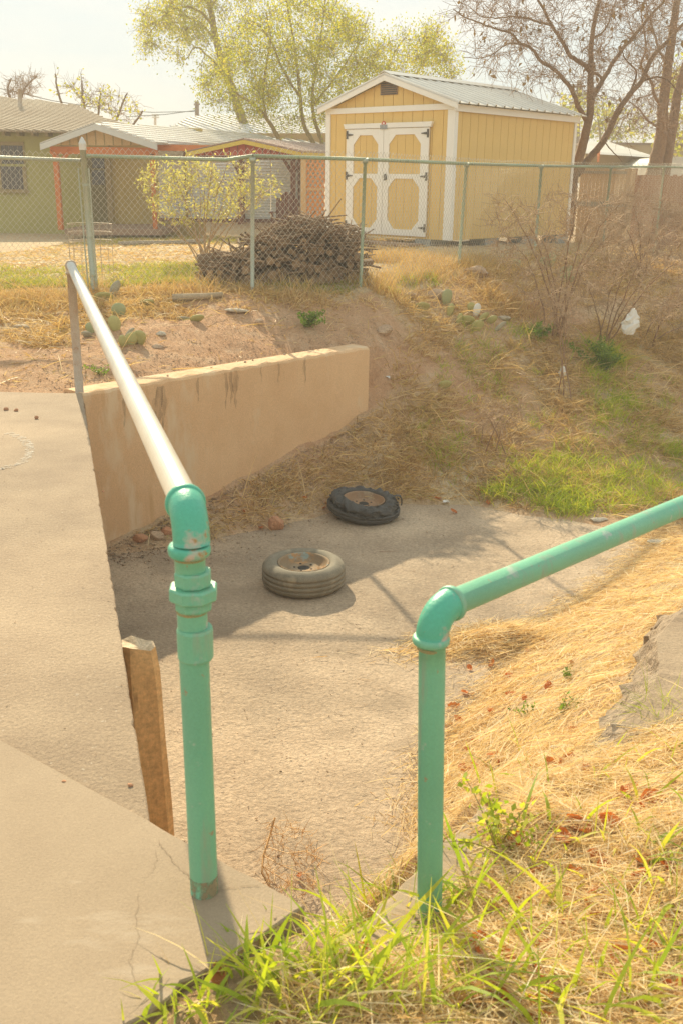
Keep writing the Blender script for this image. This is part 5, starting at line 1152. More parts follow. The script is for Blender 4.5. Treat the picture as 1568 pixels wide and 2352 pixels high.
while v > 500:
    u = 476 + (row % 2) * 9
    while u < 832:
        rr = rng.uniform(6.5, 11.5)
        if v - rr > pile_top(u) + 4:
            p = at_y(u, v, float(np.interp(u, [460, 581, 838], [10.95, 10.95, 11.5])) + .1 + .05 * rng.normal() + max(0, (600 - v)) * .0012); p[2] = max(p[2], float(ter(p[0], p[1])) + .02)
            ax = np.array([rng.normal() * .22 + .05, -1, rng.normal() * .08]); put_log(p, ax, rr * .0046, rng.uniform(.42, .7), 'split firewood log with its cut end facing the fence in the heap', 'firewood logs in the heap')
        u += rr * 1.75
    v -= 15.5; row += 1
for k, (u, v, ax, r, L, lb) in enumerate([(490, 592, (1, .3, .1), .055, .34, 'thick short log at the upper left of the firewood heap'), (500, 622, (1, -.2, .05), .065, .38, 'thick short log lying lowest at the left of the firewood heap'), (535, 610, (.3, -1, .1), .05, .4, 'short log with pale round end at the left of the firewood heap'), (545, 640, (1, .1, 0), .05, .45, 'log lying crosswise at the foot of the firewood heap'), (478, 612, (.5, -1, 0), .045, .3, 'small log poking out leftmost from the firewood heap'), (575, 575, (1, .4, .35), .04, .8, 'long branch leaning on the left slope of the firewood heap')]):
    p = at_y(u, v, 11.0); p[2] = max(p[2], float(ter(p[0], p[1])) + r * .8); put_log(p, ax, r, L, lb)
br_ = Big()
for k in range(380):
    u = rng.uniform(490, 828); p = at_y(u, pile_top(u) + rng.uniform(-12, 24) + (rng.random() < .4) * rng.uniform(10, 90), float(np.interp(u, [460, 581, 838], [10.85, 10.85, 11.3])) + rng.uniform(-.12, .3)); d = unit([rng.normal(), rng.normal() * .5, rng.normal() * .22 - (u - 700) * .0012 * 0]); L = rng.uniform(.2, .6)
    P = np.array([p - d * L / 2, p + rng.normal(size=3) * .03, p + d * L / 2]); V, Q = tube_arrays(P, np.array([1, .85, .5]) * rng.uniform(.005, .017), 5); br_.add(V, Q)
solo('brush_pile', br_, 'log_bark', 'dark dead branches heaped on top of the firewood', 'branches', kind=None)

# loose wood
def stick(name, px, r, mat, lb, lift=.0, cat='stick'):
    P = [hit(u, v) + np.array([0, 0, r * .7 + lift]) for u, v in px]; return solo(name, MB().tube(P, np.linspace(r, r * .7, len(P)), 9), mat, lb, cat, smooth=True)
stick('log', [(398, 694), (430, 692), (470, 690), (512, 686)], .042, 'log_pale', 'pale barkless log lying in dry grass in front of the gate post', .01, 'log')
stick('stick', [(1515, 1300), (1540, 1312), (1575, 1330)], .014, 'wood_post', 'dark stick at the right edge above the straw')
stick('stick', [(870, 1268), (900, 1268), (945, 1266)], .003, 'twig', 'thin twig lying on the creek bed right of the front tyre')
stick('stick', [(1290, 1400), (1180, 1470), (1130, 1450)], .003, 'twig', 'thin pale twig across the straw mound')
stick('stick', [(600, 1165), (640, 1150)], .004, 'twig', 'short twig at the foot of the wing wall')
solo('board', MB().prism([hit(372, 535, 12, 30), hit(455, 535, 12, 30), hit(452, 527, 12, 34), hit(385, 527, 12, 34)], (0, 0, .03)), 'bright_board', 'bright white board lying on the ground behind the pale green bush', 'board')
P = []
for u, v in [(272, 540), (330, 544), (400, 548), (470, 551)]:
    p = at_y(u, v, 18.6); p[2] = float(ter(p[0], p[1])) + .05; P.append(p)
solo('edging_timber', MB().tube(P, .05, 6), 'rail_grey', 'grey timber edging the lawn in front of the porch', 'timber')

# tomato cage beside the gate post
ct = at_y(209, 560, 11.6); gz_ = float(ter(ct[0], ct[1])); cg = thing('wire_cage', 'round wire plant cage standing behind the leaning gate post', 'cage', (ct[0], ct[1], gz_))
zt = at_y(209, 514, 11.6)[2]
for k in range(4):
    z = zt - k * .09; rr = .245 - .004 * k; part('ring', MB().tube([(ct[0] + rr * math.cos(a), ct[1] + rr * math.sin(a), z) for a in np.linspace(0, 2 * math.pi, 25)], .003, 5), 'galv_old', cg)
for k in range(14):
    a = 2 * math.pi * k / 14; part('upright_wire', MB().tube([(ct[0] + .243 * math.cos(a), ct[1] + .243 * math.sin(a), gz_ - .02), (ct[0] + .243 * math.cos(a), ct[1] + .243 * math.sin(a), zt)], .0025, 4), 'galv_old', cg)

# ------------------------------------------------------------------ prickly pears
def pad(c, h, wd_, face, lean, mat, name='pad'):
    """upright flat oval; face = heading of its flat side, lean = tilt"""
    V = []; n, m_ = 14, 8; Fs = []
    fx, fy = math.cos(face), math.sin(face); sd = np.array([-fy, fx, 0]); nr = np.array([fx, fy, 0]); upv = unit(np.array([0, 0, math.cos(lean[0])]) + nr * math.sin(lean[0]) + sd * math.sin(lean[1])); nr2 = unit(np.cross(sd, upv))
    for i in range(m_ + 1):
        th_ = math.pi * i / m_
        for j in range(n):
            a = 2 * math.pi * j / n; s = math.sin(th_) * math.cos(a); q = math.sin(th_) * math.sin(a); z = -math.cos(th_)
            V.append(A3(c) + upv * (z + 1) * h / 2 + sd * s * wd_ / 2 * (1.0 + .22 * z) + nr2 * q * .016)
    for i in range(m_):
        for j in range(n): Fs.append((i * n + j, i * n + (j + 1) % n, (i + 1) * n + (j + 1) % n, (i + 1) * n + j))
    return MB().add(V, Fs)
def cactus(lb, pads, Yr=None):
    t = None
    for (u, v, h, w_, face, lean, mat) in pads:
        b_ = hit(u, v, 6, 18) if Yr is None else None
        if t is None: t = thing('prickly_pear', lb, 'cactus', b_)
        part('pad', pad(b_ + np.array([0, 0, -.02]), h * .0042 * b_[1] / 9.8, w_ * .0042 * b_[1] / 9.8, -math.pi / 2 + face, lean, 0), mat, t, smooth=True)
    return t
cactus('clump of green prickly pear under the left handrail', [(300, 792, 36, 32, .3, (0, .2), 'cactus'), (285, 795, 34, 24, .9, (.1, -.2), 'cactus'), (322, 790, 40, 34, -.3, (.2, .1), 'cactus'), (268, 760, 42, 30, .5, (0, -.15), 'cactus'), (272, 728, 38, 36, -.2, (0, .1), 'cactus_blue'), (290, 772, 30, 22, 1.0, (.4, .6), 'cactus_dry')])
cactus('tall grey dried prickly pear pad leaning beside the gate post', [(254, 684, 48, 22, .2, (0, .45), 'cactus_dry'), (240, 694, 34, 44, .0, (.5, .1), 'cactus')])
cactus('prickly pear pads left of the far handrail post', [(212, 764, 30, 24, .7, (0, -.2), 'cactus_blue'), (205, 772, 24, 24, .2, (.6, -.3), 'cactus_dry')])
cactus('single flopped prickly pear pad on the dry dirt', [(448, 736, 26, 32, .2, (.6, .4), 'cactus'), (426, 732, 20, 30, .2, (.9, -.4), 'cactus_dry')])
cactus('low prickly pear pad beside the pale log', [(335, 700, 22, 34, .1, (.5, .3), 'cactus')])
cactus('prickly pear clump with a white dried pad on the sunny bank', [(1090, 728, 36, 18, .1, (0, .15), 'bag'), (1082, 716, 26, 22, .4, (0, -.1), 'cactus'), (1068, 744, 28, 36, -.2, (.4, .2), 'cactus'), (1100, 738, 30, 26, .6, (.2, .7), 'cactus'), (1120, 742, 30, 24, -.6, (.2, .8), 'cactus'), (1092, 758, 30, 30, .2, (.3, .1), 'cactus'), (1050, 744, 30, 20, .8, (.1, .2), 'cactus'), (1134, 760, 36, 16, .2, (.2, 1.0), 'cactus_dry')])
cactus('prickly pear pads at the edge of the stones on the sunny bank', [(1022, 700, 40, 26, .2, (.0, .1), 'cactus_blue'), (968, 710, 26, 36, .1, (.6, -.1), 'cactus'), (1030, 726, 34, 20, .5, (.1, .1), 'cactus')])
cactus('round green prickly pear in front of the thorn bush', [(1292, 645, 40, 34, .2, (.1, .2), 'cactus_blue'), (1300, 650, 26, 26, -.6, (.3, .5), 'cactus_blue')])
cactus('prickly pear standing in dry grass at the fence under the shed', [(1262, 614, 36, 22, .2, (0, .1), 'cactus_blue'), (1250, 616, 30, 20, .5, (0, -.3), 'cactus_blue')])
cactus('small round prickly pear left of the thorn bush stems', [(1184, 618, 26, 22, .3, (0, .0), 'cactus_blue')])
cactus('lone yellow green prickly pear pad lying on the bare bank', [(1016, 890, 26, 32, .2, (.4, .2), 'cactus')])

# ------------------------------------------------------------------ stones and rubbish
def rock(u, v, sx, sy, sz, mat, lb, seed, name='rock', rot=0.0, sink=.25, p=None, cat='rock', n=12, m_=7, ang=.3):
    r_ = np.random.default_rng(seed); p = hit(u, v) if p is None else p; V = []
    dirs = r_.normal(size=(9, 3)); dirs /= np.linalg.norm(dirs, axis=1)[:, None]; cut = r_.uniform(.55, .9, 9)
    for i in range(m_ + 1):
        th_ = math.pi * i / m_
        for j in range(n):
            a = 2 * math.pi * j / n; d = np.array([math.sin(th_) * math.cos(a), math.sin(th_) * math.sin(a), math.cos(th_)])
            k = 1.0
            for q, c in zip(dirs, cut):
                dp = d @ q
                if dp > 0: k = min(k, c / dp)
            d = d * k * np.array([sx, sy, sz]); c_, s_ = math.cos(rot), math.sin(rot)
            V.append(p + np.array([d[0] * c_ - d[1] * s_, d[0] * s_ + d[1] * c_, d[2] + sz * (1 - 2 * sink)]))
    return solo(name, MB().add(V, [(i * n + j, (i + 1) * n + j, (i + 1) * n + (j + 1) % n, i * n + (j + 1) % n) for i in range(m_) for j in range(n)]), mat, lb, cat)
rock(634, 1216, .075, .06, .075, 'rock_red', 'reddish broken brick chunk on the creek bed between wall and tyres', 50, 'brick_chunk', .5, .2, cat='brick')
rock(322, 1243, .07, .05, .04, 'rock_red', 'small reddish stone at the foot of the wing wall corner', 51)
rock(358, 1237, .07, .05, .05, 'rock', 'brown stone beside the reddish stone at the wing wall foot', 52)
rock(388, 1226, .06, .05, .04, 'rock_red', 'third stone from the corner along the wing wall foot', 53)
rock(1090, 632, .17, .1, .10, 'rock', 'big half buried brown boulder by the fence below the shed', 54, 'boulder')
rock(1006, 684, .17, .1, .07, 'rock', 'flat brown stone on top of the sunny bank', 55)
rock(938, 684, .10, .06, .06, 'rock', 'small pointed stone left of the flat stone on the sunny bank', 56)
rock(962, 702, .11, .07, .02, 'rock_grey', 'pale flat slab of stone on the sunny bank', 57)
rock(1156, 734, .09, .07, .03, 'rock_grey', 'pale stone right of the prickly pear on the sunny bank', 58)
rock(884, 768, .09, .07, .07, 'rock', 'brown stone in the dirt right of the wing wall top', 59)
rock(372, 770, .055, .045, .03, 'rock_grey', 'grey stone right of the prickly pear clump', 60)
rock(365, 800, .07, .04, .025, 'rock', 'brown flat stone just behind the wing wall', 61)
rock(596, 746, .05, .04, .04, 'rock', 'small pointed stone in the dirt left of the green weed', 62)
rock(55, 752, .09, .05, .02, 'rock_grey', 'pale flat stone in dry grass at the far left', 63)
rock(545, 716, .13, .06, .025, 'rock_grey', 'weathered pale wood chip like stone in front of the firewood', 64)
rock(640, 648, .14, .09, .09, 'rock', 'dark rounded stone at the foot of the firewood near the fence', 65)
rock(1520, 1247, .13, .06, .02, 'rock_grey', 'flat grey stone at the straw edge on the right', 66)
rock(1372, 1196, .10, .05, .02, 'rock_grey', 'flat grey stone at the grass edge of the creek bed', 67)
for k, (u, v) in enumerate([(38, 944), (15, 942), (85, 962), (38, 946)][:3]):
    p = at_z(u, v, 0); rock(u, v, .018, .015, .014, 'rock_red', ['reddish pebble on the old pavement nearest the painted ring', 'small pebble on the old pavement at the left edge', 'lone pebble on the old pavement towards the handrail'][k], 70 + k, 'pebble', p=p)
for k, (u, v) in enumerate([(148, 1798), (300, 1805), (238, 1130)]):
    p = at_z(u, v, 0); rock(u, v, .008, .007, .006, 'rock_red', ['tiny brown pebble on the pavement just beyond the joint', 'tiny pebble near the broken pavement edge above the timber post', 'tiny dark pebble at the pavement edge'][k], 74 + k, 'pebble', p=p)
for k in range(5):
    f = [.27, .42, .545, .58, .71][k]; p = np.array([*(PA + wd * WLEN * f + wn * (.1 + .025 * k)), .0]); rock(0, 0, .010 + .003 * (k % 3), .011, .009, 'rock', 'dirt clod lying on top of the wing wall', 80 + k, 'dirt_clod', p=p, cat='pebble')['group'] = 'dirt clods on the wing wall'
# broken concrete at the right edge
def gridline(pz, n): # picture polyline with heights, resampled
    P = A3([at_z(u, v, z) for u, v, z in pz]); t = np.linspace(0, len(P) - 1, n); return np.stack([np.interp(t, np.arange(len(P)), P[:, j]) for j in range(3)], -1)
NC = 34
foot = gridline([(1600, 1385, -1.0), (1515, 1440, -.90), (1488, 1490, -.80), (1446, 1565, -.68), (1396, 1645, -.55), (1348, 1728, -.44)], NC)
ridge = gridline([(1640, 1375, -.30), (1560, 1408, -.30), (1506, 1466, -.30), (1512, 1545, -.31), (1478, 1622, -.33), (1398, 1714, -.38)], NC)
back = gridline([(1900, 1390, -.28), (1860, 1440, -.28), (1800, 1500, -.28), (1700, 1580, -.29), (1580, 1660, -.31), (1450, 1720, -.37)], NC)
V = []; NR = 9
for i in range(NR):
    f = i / (NR - 1)
    for j in range(NC):
        p = foot[j] * (1 - f) + ridge[j] * f + np.array([-.05, -.02, 0]) * math.sin(math.pi * f); V.append(p + rng.normal(size=3) * .013 * (.15 + math.sin(math.pi * f)))
for j in range(NC): V.append(back[j])
for j in range(NC): V.append(back[j] - np.array([0, 0, .6]))
Fs = [(i * NC + j, i * NC + j + 1, (i + 1) * NC + j + 1, (i + 1) * NC + j) for i in range(NR + 1) for j in range(NC - 1)]
Fs = [f[::-1] for f in Fs]; _k0 = (NR - 1) * (NC - 1)
solo('concrete_chunk', MB().add(V, Fs), None, 'broken concrete slab with rough crumbling edge in the straw at the right edge', 'concrete', mats=['rubble', 'slab_old'], fmat=lambda i: 1 if i >= _k0 else 0)

def crumple(u, v, sx, sz, lb, seed, p, cat='bag', name='plastic_bag'):
    r_ = np.random.default_rng(seed); n, m_ = 14, 9; V = []
    for i in range(m_ + 1):
        f = i / m_; w_ = sx * (math.sin(math.pi * min(f * .62 + .12, 1)) ** .8) * (1 - .75 * f ** 1.6)
        for j in range(n):
            a = 2 * math.pi * j / n; q = w_ * (1 + .22 * r_.normal()); V.append(p + np.array([q * math.cos(a) + .25 * sx * f, q * .55 * math.sin(a), sz * f + .01 * r_.normal()]))
    Fs = [(i * n + j, i * n + (j + 1) % n, (i + 1) * n + (j + 1) % n, (i + 1) * n + j) for i in range(m_) for j in range(n)] + [tuple(range(n - 1, -1, -1)), tuple(range(m_ * n, m_ * n + n))]
    solo(name, MB().add(V, Fs), 'bag', lb, cat)
p = at_y(1443, 768, 10.8); crumple(0, 0, .10, .27, 'larger white plastic bag snagged in the thorn bush', 91, p)
p = hit(1289, 868) + np.array([0, 0, .005]); crumple(0, 0, .055, .12, 'small white plastic scrap on the bank below the thorn bush', 92, p, 'rubbish', 'plastic_scrap')
def scrap(u, v, s, lb, seed, mat='bag'):
    p = hit(u, v); r_ = np.random.default_rng(seed); q = [p + np.array([s * math.cos(a) * r_.uniform(.6, 1.2), s * math.sin(a) * r_.uniform(.6, 1.2), .012 + r_.uniform(0, .03)]) for a in np.linspace(0, 2 * math.pi, 8)[:-1]]
    solo('paper_scrap', MB().prism(q, (0, 0, .002)), mat, lb, 'rubbish')
scrap(1022, 1158, .04, 'white paper scrap at the edge of the creek bed right of the torn tyre', 1)
scrap(912, 1172, .025, 'tiny white scrap beside the torn tyre', 2)
scrap(890, 872, .03, 'tiny white scrap on the slope right of the wing wall', 3)
scrap(1268, 2765 / 1.594, .015, 'tiny white scrap on the straw beside the right handrail post', 4)

# ------------------------------------------------------------------ grass, straw, leaves
def visible(P, mu=60, top=-50):
    u, v, z = proj(P); return (z > .3) & (u > -mu) & (u < 1568 + mu) & (v > top) & (v < 2352 + mu)
def normals(x, y, e=.03):
    dx = (ter(x + e, y) - ter(x - e, y)) / (2 * e); dy = (ter(x, y + e) - ter(x, y - e)) / (2 * e); dx = np.clip(dx, -1.2, 1.2); dy = np.clip(dy, -1.2, 1.2)
    n = np.stack([-dx, -dy, np.ones_like(dx)], -1); return n / np.linalg.norm(n, axis=1)[:, None]
def blades(P, D, L, W, droop, r, seg=3, rnd=None):
    n = len(P); sv = np.cross(D, r.normal(size=(n, 3))); sv /= np.linalg.norm(sv, axis=1)[:, None] + 1e-9
    t = np.linspace(0, 1, seg + 1); wp_ = np.array([1.0, .95, .62, .06]) if seg == 3 else (np.array([.8, 1., .1]) if seg == 2 else np.array([.8, 1, .9, .6, .06]))
    G = np.array([0, 0, -1.0])
    h = D * np.array([1, 1, 0]); h /= np.linalg.norm(h, axis=1)[:, None] + 1e-6
    C = P[:, None, :] + (L[:, None, None]) * (D[:, None, :] * t[None, :, None] + (G[None, None, :] * .6 + h[:, None, :] * .5) * (np.asarray(droop).reshape(-1, 1, 1) * (t ** 2)[None, :, None]))
    off = sv[:, None, :] * (W[:, None, None] * .5) * wp_[None, :, None]
    V = np.stack([C - off, C + off], 2).reshape(n, -1, 3); k = 2 * (seg + 1)
    q = np.array([[2 * i, 2 * i + 1, 2 * i + 3, 2 * i + 2] for i in range(seg)]); Q = (np.arange(n)[:, None, None] * k + q[None]).reshape(-1, 4)
    return V.reshape(-1, 3), Q, np.repeat(r.random(n) if rnd is None else rnd, k)
def sample(n, x0, x1, y0, y1, ok, r, ypow=1.0):
    out = []; got = 0; tries = 0
    while got < n and tries < 60:
        tries += 1; m_ = max(2000, n); x = r.uniform(x0, x1, m_); y = y0 + (y1 - y0) * r.random(m_) ** ypow; z = ter(x, y); P = np.stack([x, y, z], -1)
        k = visible(P) & ok(x, y, z); P = P[k]; out.append(P); got += len(P)
    return np.concatenate(out)[:n]
r = np.random.default_rng(99)
def right_bank(x, y, z): return (z > BED + .005) & (x > -.35) & (y < 7.9) & ~(in_poly(x, y, SLAB)) & ((x > .0) | (y < 1.75)) & (((x - PD[0]) * hn[0] + (y - PD[1]) * hn[1] < np.where((x - PD[0]) * hd[0] + (y - PD[1]) * hd[1] < HLEN * .62, -.15, -.02)) | (y > 2.7))
def lay(P, r, Lr, Wr, el=.12, big=None, seg=2, droop=.25):
    n = len(P); N = normals(P[:, 0], P[:, 1]); a = r.uniform(0, 2 * math.pi, n); T = np.stack([np.cos(a), np.sin(a), 0 * a], -1); T -= N * (T * N).sum(1)[:, None]; T /= np.linalg.norm(T, axis=1)[:, None]
    D = T + N * (np.abs(r.normal(size=n)) * el + .02)[:, None]; D /= np.linalg.norm(D, axis=1)[:, None]
    L = r.uniform(*Lr, n); W = r.uniform(*Wr, n); P = P + N * (np.abs(r.normal(size=n)) * .012)[:, None]
    return blades(P, D, L, W, r.uniform(0, droop, n), r, seg)
st = Big()
P = sample(31000, -.4, 2.2, .95, 3.6, lambda x, y, z: right_bank(x, y, z) & (r.random(len(x)) < np.clip(.72 + .6 * wob(x, y, 4.2, 4), .22, 1)), r, 1.0); st.add(*lay(P, r, (.03, .15), (.0018, .004), .12))
P = sample(20000, .2, 3.6, 3.0, 7.9, lambda x, y, z: right_bank(x, y, z) & (r.random(len(x)) < np.clip(.72 + .6 * wob(x, y, 3.4, 4), .2, 1)), r, 1.0); st.add(*lay(P, r, (.04, .17), (.0025, .0055), .14))
P = sample(500, -.2, 2.2, 1.0, 4.0, right_bank, r); st.add(*lay(P, r, (.2, .42), (.0018, .0032), .3, seg=3, droop=.5))
# straw mound on the creek floor and drifts along its edge
mc = at_z(1140, 1475, BED); n = 5000
x = mc[0] + r.normal(size=n) * .26; y = mc[1] + r.normal(size=n) * .10 + (x - mc[0]) * .25; dz = .085 * np.exp(-((x - mc[0]) / .32) ** 2 - ((y - mc[1] - (x - mc[0]) * .25) / .16) ** 2) * r.random(n)
P = np.stack([x, y, np.maximum(ter(x, y), BED) + dz], -1); st.add(*lay(P, r, (.05, .17), (.0028, .005), .15))
E_ = A3(edge); 
for k in range(len(E_) - 1):
    n = int(1500 * np.linalg.norm(E_[k + 1] - E_[k])); f = r.random(n)[:, None]; P = E_[k] * (1 - f) + E_[k + 1] * f + np.stack([r.normal(size=n) * .09 - .02, r.normal(size=n) * .09, np.zeros(n)], -1); P[:, 2] = np.maximum(ter(P[:, 0], P[:, 1]), BED) + .003; st.add(*lay(P, r, (.03, .13), (.002, .0045), .1))
solo('straw', st, 'straw', 'sunlit golden straw covering the right foreground slope', kind='stuff')

# dry grass on the bank and behind the wall
dg = Big()
def bankz(x, y, z):
    t = (x - PA[0]) * wd[0] + (y - PA[1]) * wd[1]; s = (x - PA[0]) * wn[0] + (y - PA[1]) * wn[1]
    yd = y > 10.55 + np.clip(x, 0, 9) * 1.38
    bare_ = (s > 0) & (s < 1.4 + .4 * wob(x, y, 2)) & (t > -4) & (t < WLEN + 1.1)
    patch = np.clip(.62 + .55 * wob(x, y, 1.1, 1), .05, 1) * np.where(bare_, .06, 1)
    return (z > BED + .02) & (y > 7.4) & ~yd & (np.abs(s - .12) > .16) & (r.random(len(x)) < patch) | False
P = sample(80000, -4.5, 7, 7.4, 17, bankz, r, 1.0)
N = normals(P[:, 0], P[:, 1]); n = len(P); D = np.stack([r.normal(size=n) * .8, r.normal(size=n) * .8 - .1, np.abs(r.normal(size=n)) * .55 + .08], -1); D /= np.linalg.norm(D, axis=1)[:, None]
cl_ = np.clip(.5 + .9 * wob(P[:, 0], P[:, 1], 4.5, 2), .15, 1.6)
dg.add(*blades(P, D, r.uniform(.05, .19, n) * cl_, r.uniform(.004, .009, n), r.uniform(.2, .9, n), r, 2, rnd=np.clip(.5 * r.random(n) + .35 + .4 * wob(P[:, 0], P[:, 1], 5.5, 7) * r.random(n), 0, 1)))
P = sample(1500, -4.5, 7, 7.4, 15, bankz, r, 1.0); n = len(P); D = np.stack([r.normal(size=n), r.normal(size=n) * .8, np.abs(r.normal(size=n)) * .35 + .1], -1); D /= np.linalg.norm(D, axis=1)[:, None]
dg.add(*blades(P, D, r.uniform(.2, .5, n), r.uniform(.005, .009, n), r.uniform(.1, .5, n), r, 3, rnd=r.choice([.38, .42, .8, .05], n)))
# tall dry grass along the fence and the shed
Fl = A3([[b_[0], b_[1]] for b_ in bases])
for k in range(len(Fl) - 1):
    den = [500, 800, 500, 1700, 1300, 900, 600, 500][k]; n = int(den * min(2.2, np.linalg.norm(Fl[k + 1] - Fl[k]))); f = r.random(n)[:, None]; X = Fl[k] * (1 - f) + Fl[k + 1] * f; nn_ = unit(np.array([-(Fl[k + 1] - Fl[k])[1], (Fl[k + 1] - Fl[k])[0]]))
    X = X + nn_ * (r.normal(size=n) * .18 - .05)[:, None]; cl = np.clip(.4 + .7 * wob(X[:, 0], X[:, 1], 3.2, 5), .05, 1); kp_ = r.random(n) < cl; X = X[kp_]; cl = cl[kp_]; n = len(X)
    P = np.stack([X[:, 0], X[:, 1], ter(X[:, 0], X[:, 1])], -1); D = np.stack([r.normal(size=n) * .3, r.normal(size=n) * .3, np.ones(n)], -1); D /= np.linalg.norm(D, axis=1)[:, None]
    dg.add(*blades(P, D, r.uniform(.1, .3, n) * (.6 + .6 * cl), r.uniform(.003, .007, n), r.uniform(.1, .6, n), r, 3))
for (u, v, n, hh, sp_) in [(130, 690, 900, .17, .22), (70, 700, 900, .16, .25), (20, 690, 700, .16, .22), (230, 700, 300, .14, .15), (300, 710, 500, .12, .25), (560, 665, 400, .13, .2), (610, 675, 250, .10, .16), (520, 670, 400, .12, .2), (690, 685, 200, .10, .2), (860, 600, 900, .22, .25), (930, 600, 1200, .24, .3), (1000, 610, 900, .22, .3), (1110, 610, 1000, .24, .3), (1180, 700, 500, .18, .25), (1150, 700, 600, .2, .22), (980, 1040, 300, .14, .2), (1330, 1100, 700, .16, .22), (1260, 1110, 600, .13, .2)]:
    c = hit(u, v, 6, 20); X = c[:2] + r.normal(size=(n, 2)) * sp_ * np.array([1, .6]); P = np.stack([X[:, 0], X[:, 1], ter(X[:, 0], X[:, 1])], -1); D = np.stack([r.normal(size=n) * .4, r.normal(size=n) * .4, np.ones(n)], -1); D /= np.linalg.norm(D, axis=1)[:, None]
    dg.add(*blades(P, D, r.uniform(.4, 1.2, n) * hh, r.uniform(.003, .006, n), r.uniform(.2, .9, n), r, 3))
for poly, n, hh in [([(880, 880), (1000, 700), (1250, 720), (1568, 720), (1568, 1020), (1300, 1060), (1050, 1120), (900, 1110)], 190, .13), ([(0, 650), (560, 670), (820, 680), (860, 700), (500, 720), (300, 760), (0, 750)], 70, .11), ([(600, 1090), (900, 1000), (1080, 1120), (900, 1145), (720, 1150), (560, 1180)], 60, .10), ([(1100, 600), (1568, 600), (1568, 700), (1100, 690)], 80, .16)]:
    for (u, v) in px_poly_points([poly], n, r):
        c = hit(u, v, 6, 20); k = int(r.integers(25, 70)); X = c[:2] + r.normal(size=(k, 2)) * .07; s_ = (X[:, 0] - PA[0]) * wn[0] + (X[:, 1] - PA[1]) * wn[1]; t__ = (X[:, 0] - PA[0]) * wd[0] + (X[:, 1] - PA[1]) * wd[1]
        X = X[~((np.abs(s_ - .12) < .16) & (t__ < WLEN))]; k = len(X)
        if not k: continue
        P = np.stack([X[:, 0], X[:, 1], ter(X[:, 0], X[:, 1])], -1); D = np.stack([r.normal(size=k) * .7, r.normal(size=k) * .7, np.ones(k) * .8], -1); D /= np.linalg.norm(D, axis=1)[:, None]
        dg.add(*blades(P, D, r.uniform(.4, 1.3, k) * hh * r.uniform(.7, 1.4), r.uniform(.004, .010, k), r.uniform(.2, 1.0, k), r, 3, rnd=np.clip(r.random() * .6 + .4 * r.random(k), 0, 1)))
solo('dry_grass', dg, 'dry_grass', 'dry tan grass on the bank and along the fence', kind='stuff')

# green blades on the bank
gb = Big()
def tufts(big, px, n, hh, sp_, r, wr=(.004, .008), dr=(.2, .8), y0=6, y1=20, spreadD=.45):
    c = hit(*px, y0, y1); X = c[:2] + r.normal(size=(n, 2)) * sp_; P = np.stack([X[:, 0], X[:, 1], np.maximum(ter(X[:, 0], X[:, 1]), -1.3)], -1); D = np.stack([r.normal(size=n) * spreadD, r.normal(size=n) * spreadD, np.ones(n)], -1); D /= np.linalg.norm(D, axis=1)[:, None]
    big.add(*blades(P, D, r.uniform(.4, 1.15, n) * hh, r.uniform(*wr, n), r.uniform(*dr, n), r, 3))
for poly, n, hh in [([(1080, 1140), (1180, 1080), (1260, 1060), (1420, 1030), (1568, 1030), (1568, 1150), (1420, 1180), (1300, 1190), (1180, 1150)], 210, .18), ([(1350, 880), (1568, 860), (1568, 1040), (1420, 1030), (1350, 960)], 42, .14), ([(960, 860), (1150, 780), (1250, 860), (1200, 1000), (1000, 1060), (920, 1000)], 26, .12), ([(1200, 960), (1400, 960), (1400, 1060), (1200, 1070)], 18, .13), ([(920, 630), (1000, 630), (1000, 660), (920, 660)], 16, .15), ([(1040, 760), (1240, 740), (1240, 820), (1050, 840)], 20, .13)]:
    for (u, v) in px_poly_points([poly], n, r): tufts(gb, (u, v), int(r.integers(10, 40)), hh * r.uniform(.6, 1.3), .05, r, (.003, .007))
for u, v, n, hh in [(1390, 830, 600, .34), (1375, 870, 300, .22), (1440, 930, 240, .2), (1410, 950, 240, .2), (1010, 1060, 90, .2), (1050, 1045, 60, .18), (1165, 1045, 80, .12), (1180, 1140, 90, .2), (1290, 1165, 140, .24), (1260, 1150, 80, .2), (1390, 1150, 90, .22)]: tufts(gb, (u, v), n, hh, .11, r)
solo('green_grass', gb, 'green_grass', 'fresh green grass tufts growing on the creek bank', kind='stuff')

# lawn and yard thatch
lw = Big()
def lawn_ok(x, y, z):
    yd = y > 10.75 + np.clip(x, 0, 9) * 1.38; g_ = np.clip(1.25 - (y - 11.0) / 2.2, .0, 1) + .5 * np.clip((y - 18.0) / 2, 0, 1); g_ = g_ * np.clip(.6 + .6 * wob(x, y, 1.4), .1, 1); return yd & (x < .2) & (r.random(len(x)) < g_)
P = sample(26000, -5.2, .2, 10.75, 24, lawn_ok, r, 1.6); n = len(P); D = np.stack([r.normal(size=n) * .45, r.normal(size=n) * .45, np.ones(n)], -1); D /= np.linalg.norm(D, axis=1)[:, None]
lw.add(*blades(P, D, r.uniform(.03, .10, n), r.uniform(.004, .009, n), r.uniform(.2, .8, n), r, 2)); solo('lawn_grass', lw, 'lawn', 'short patchy green lawn behind the chain link fence', kind='stuff')
yt = Big(); P = sample(22000, -5.4, 1.2, 11, 24, lambda x, y, z: (y > 10.9 + np.clip(x, 0, 9) * 1.38) & (r.random(len(x)) < np.clip(.7 + .5 * wob(x, y, .9, 2), .1, 1)), r, 1.0); yt.add(*lay(P, r, (.05, .15), (.005, .011), .15)); solo('yard_thatch', yt, 'dry_grass', 'dry tan thatch on the yard lawn', kind='stuff')

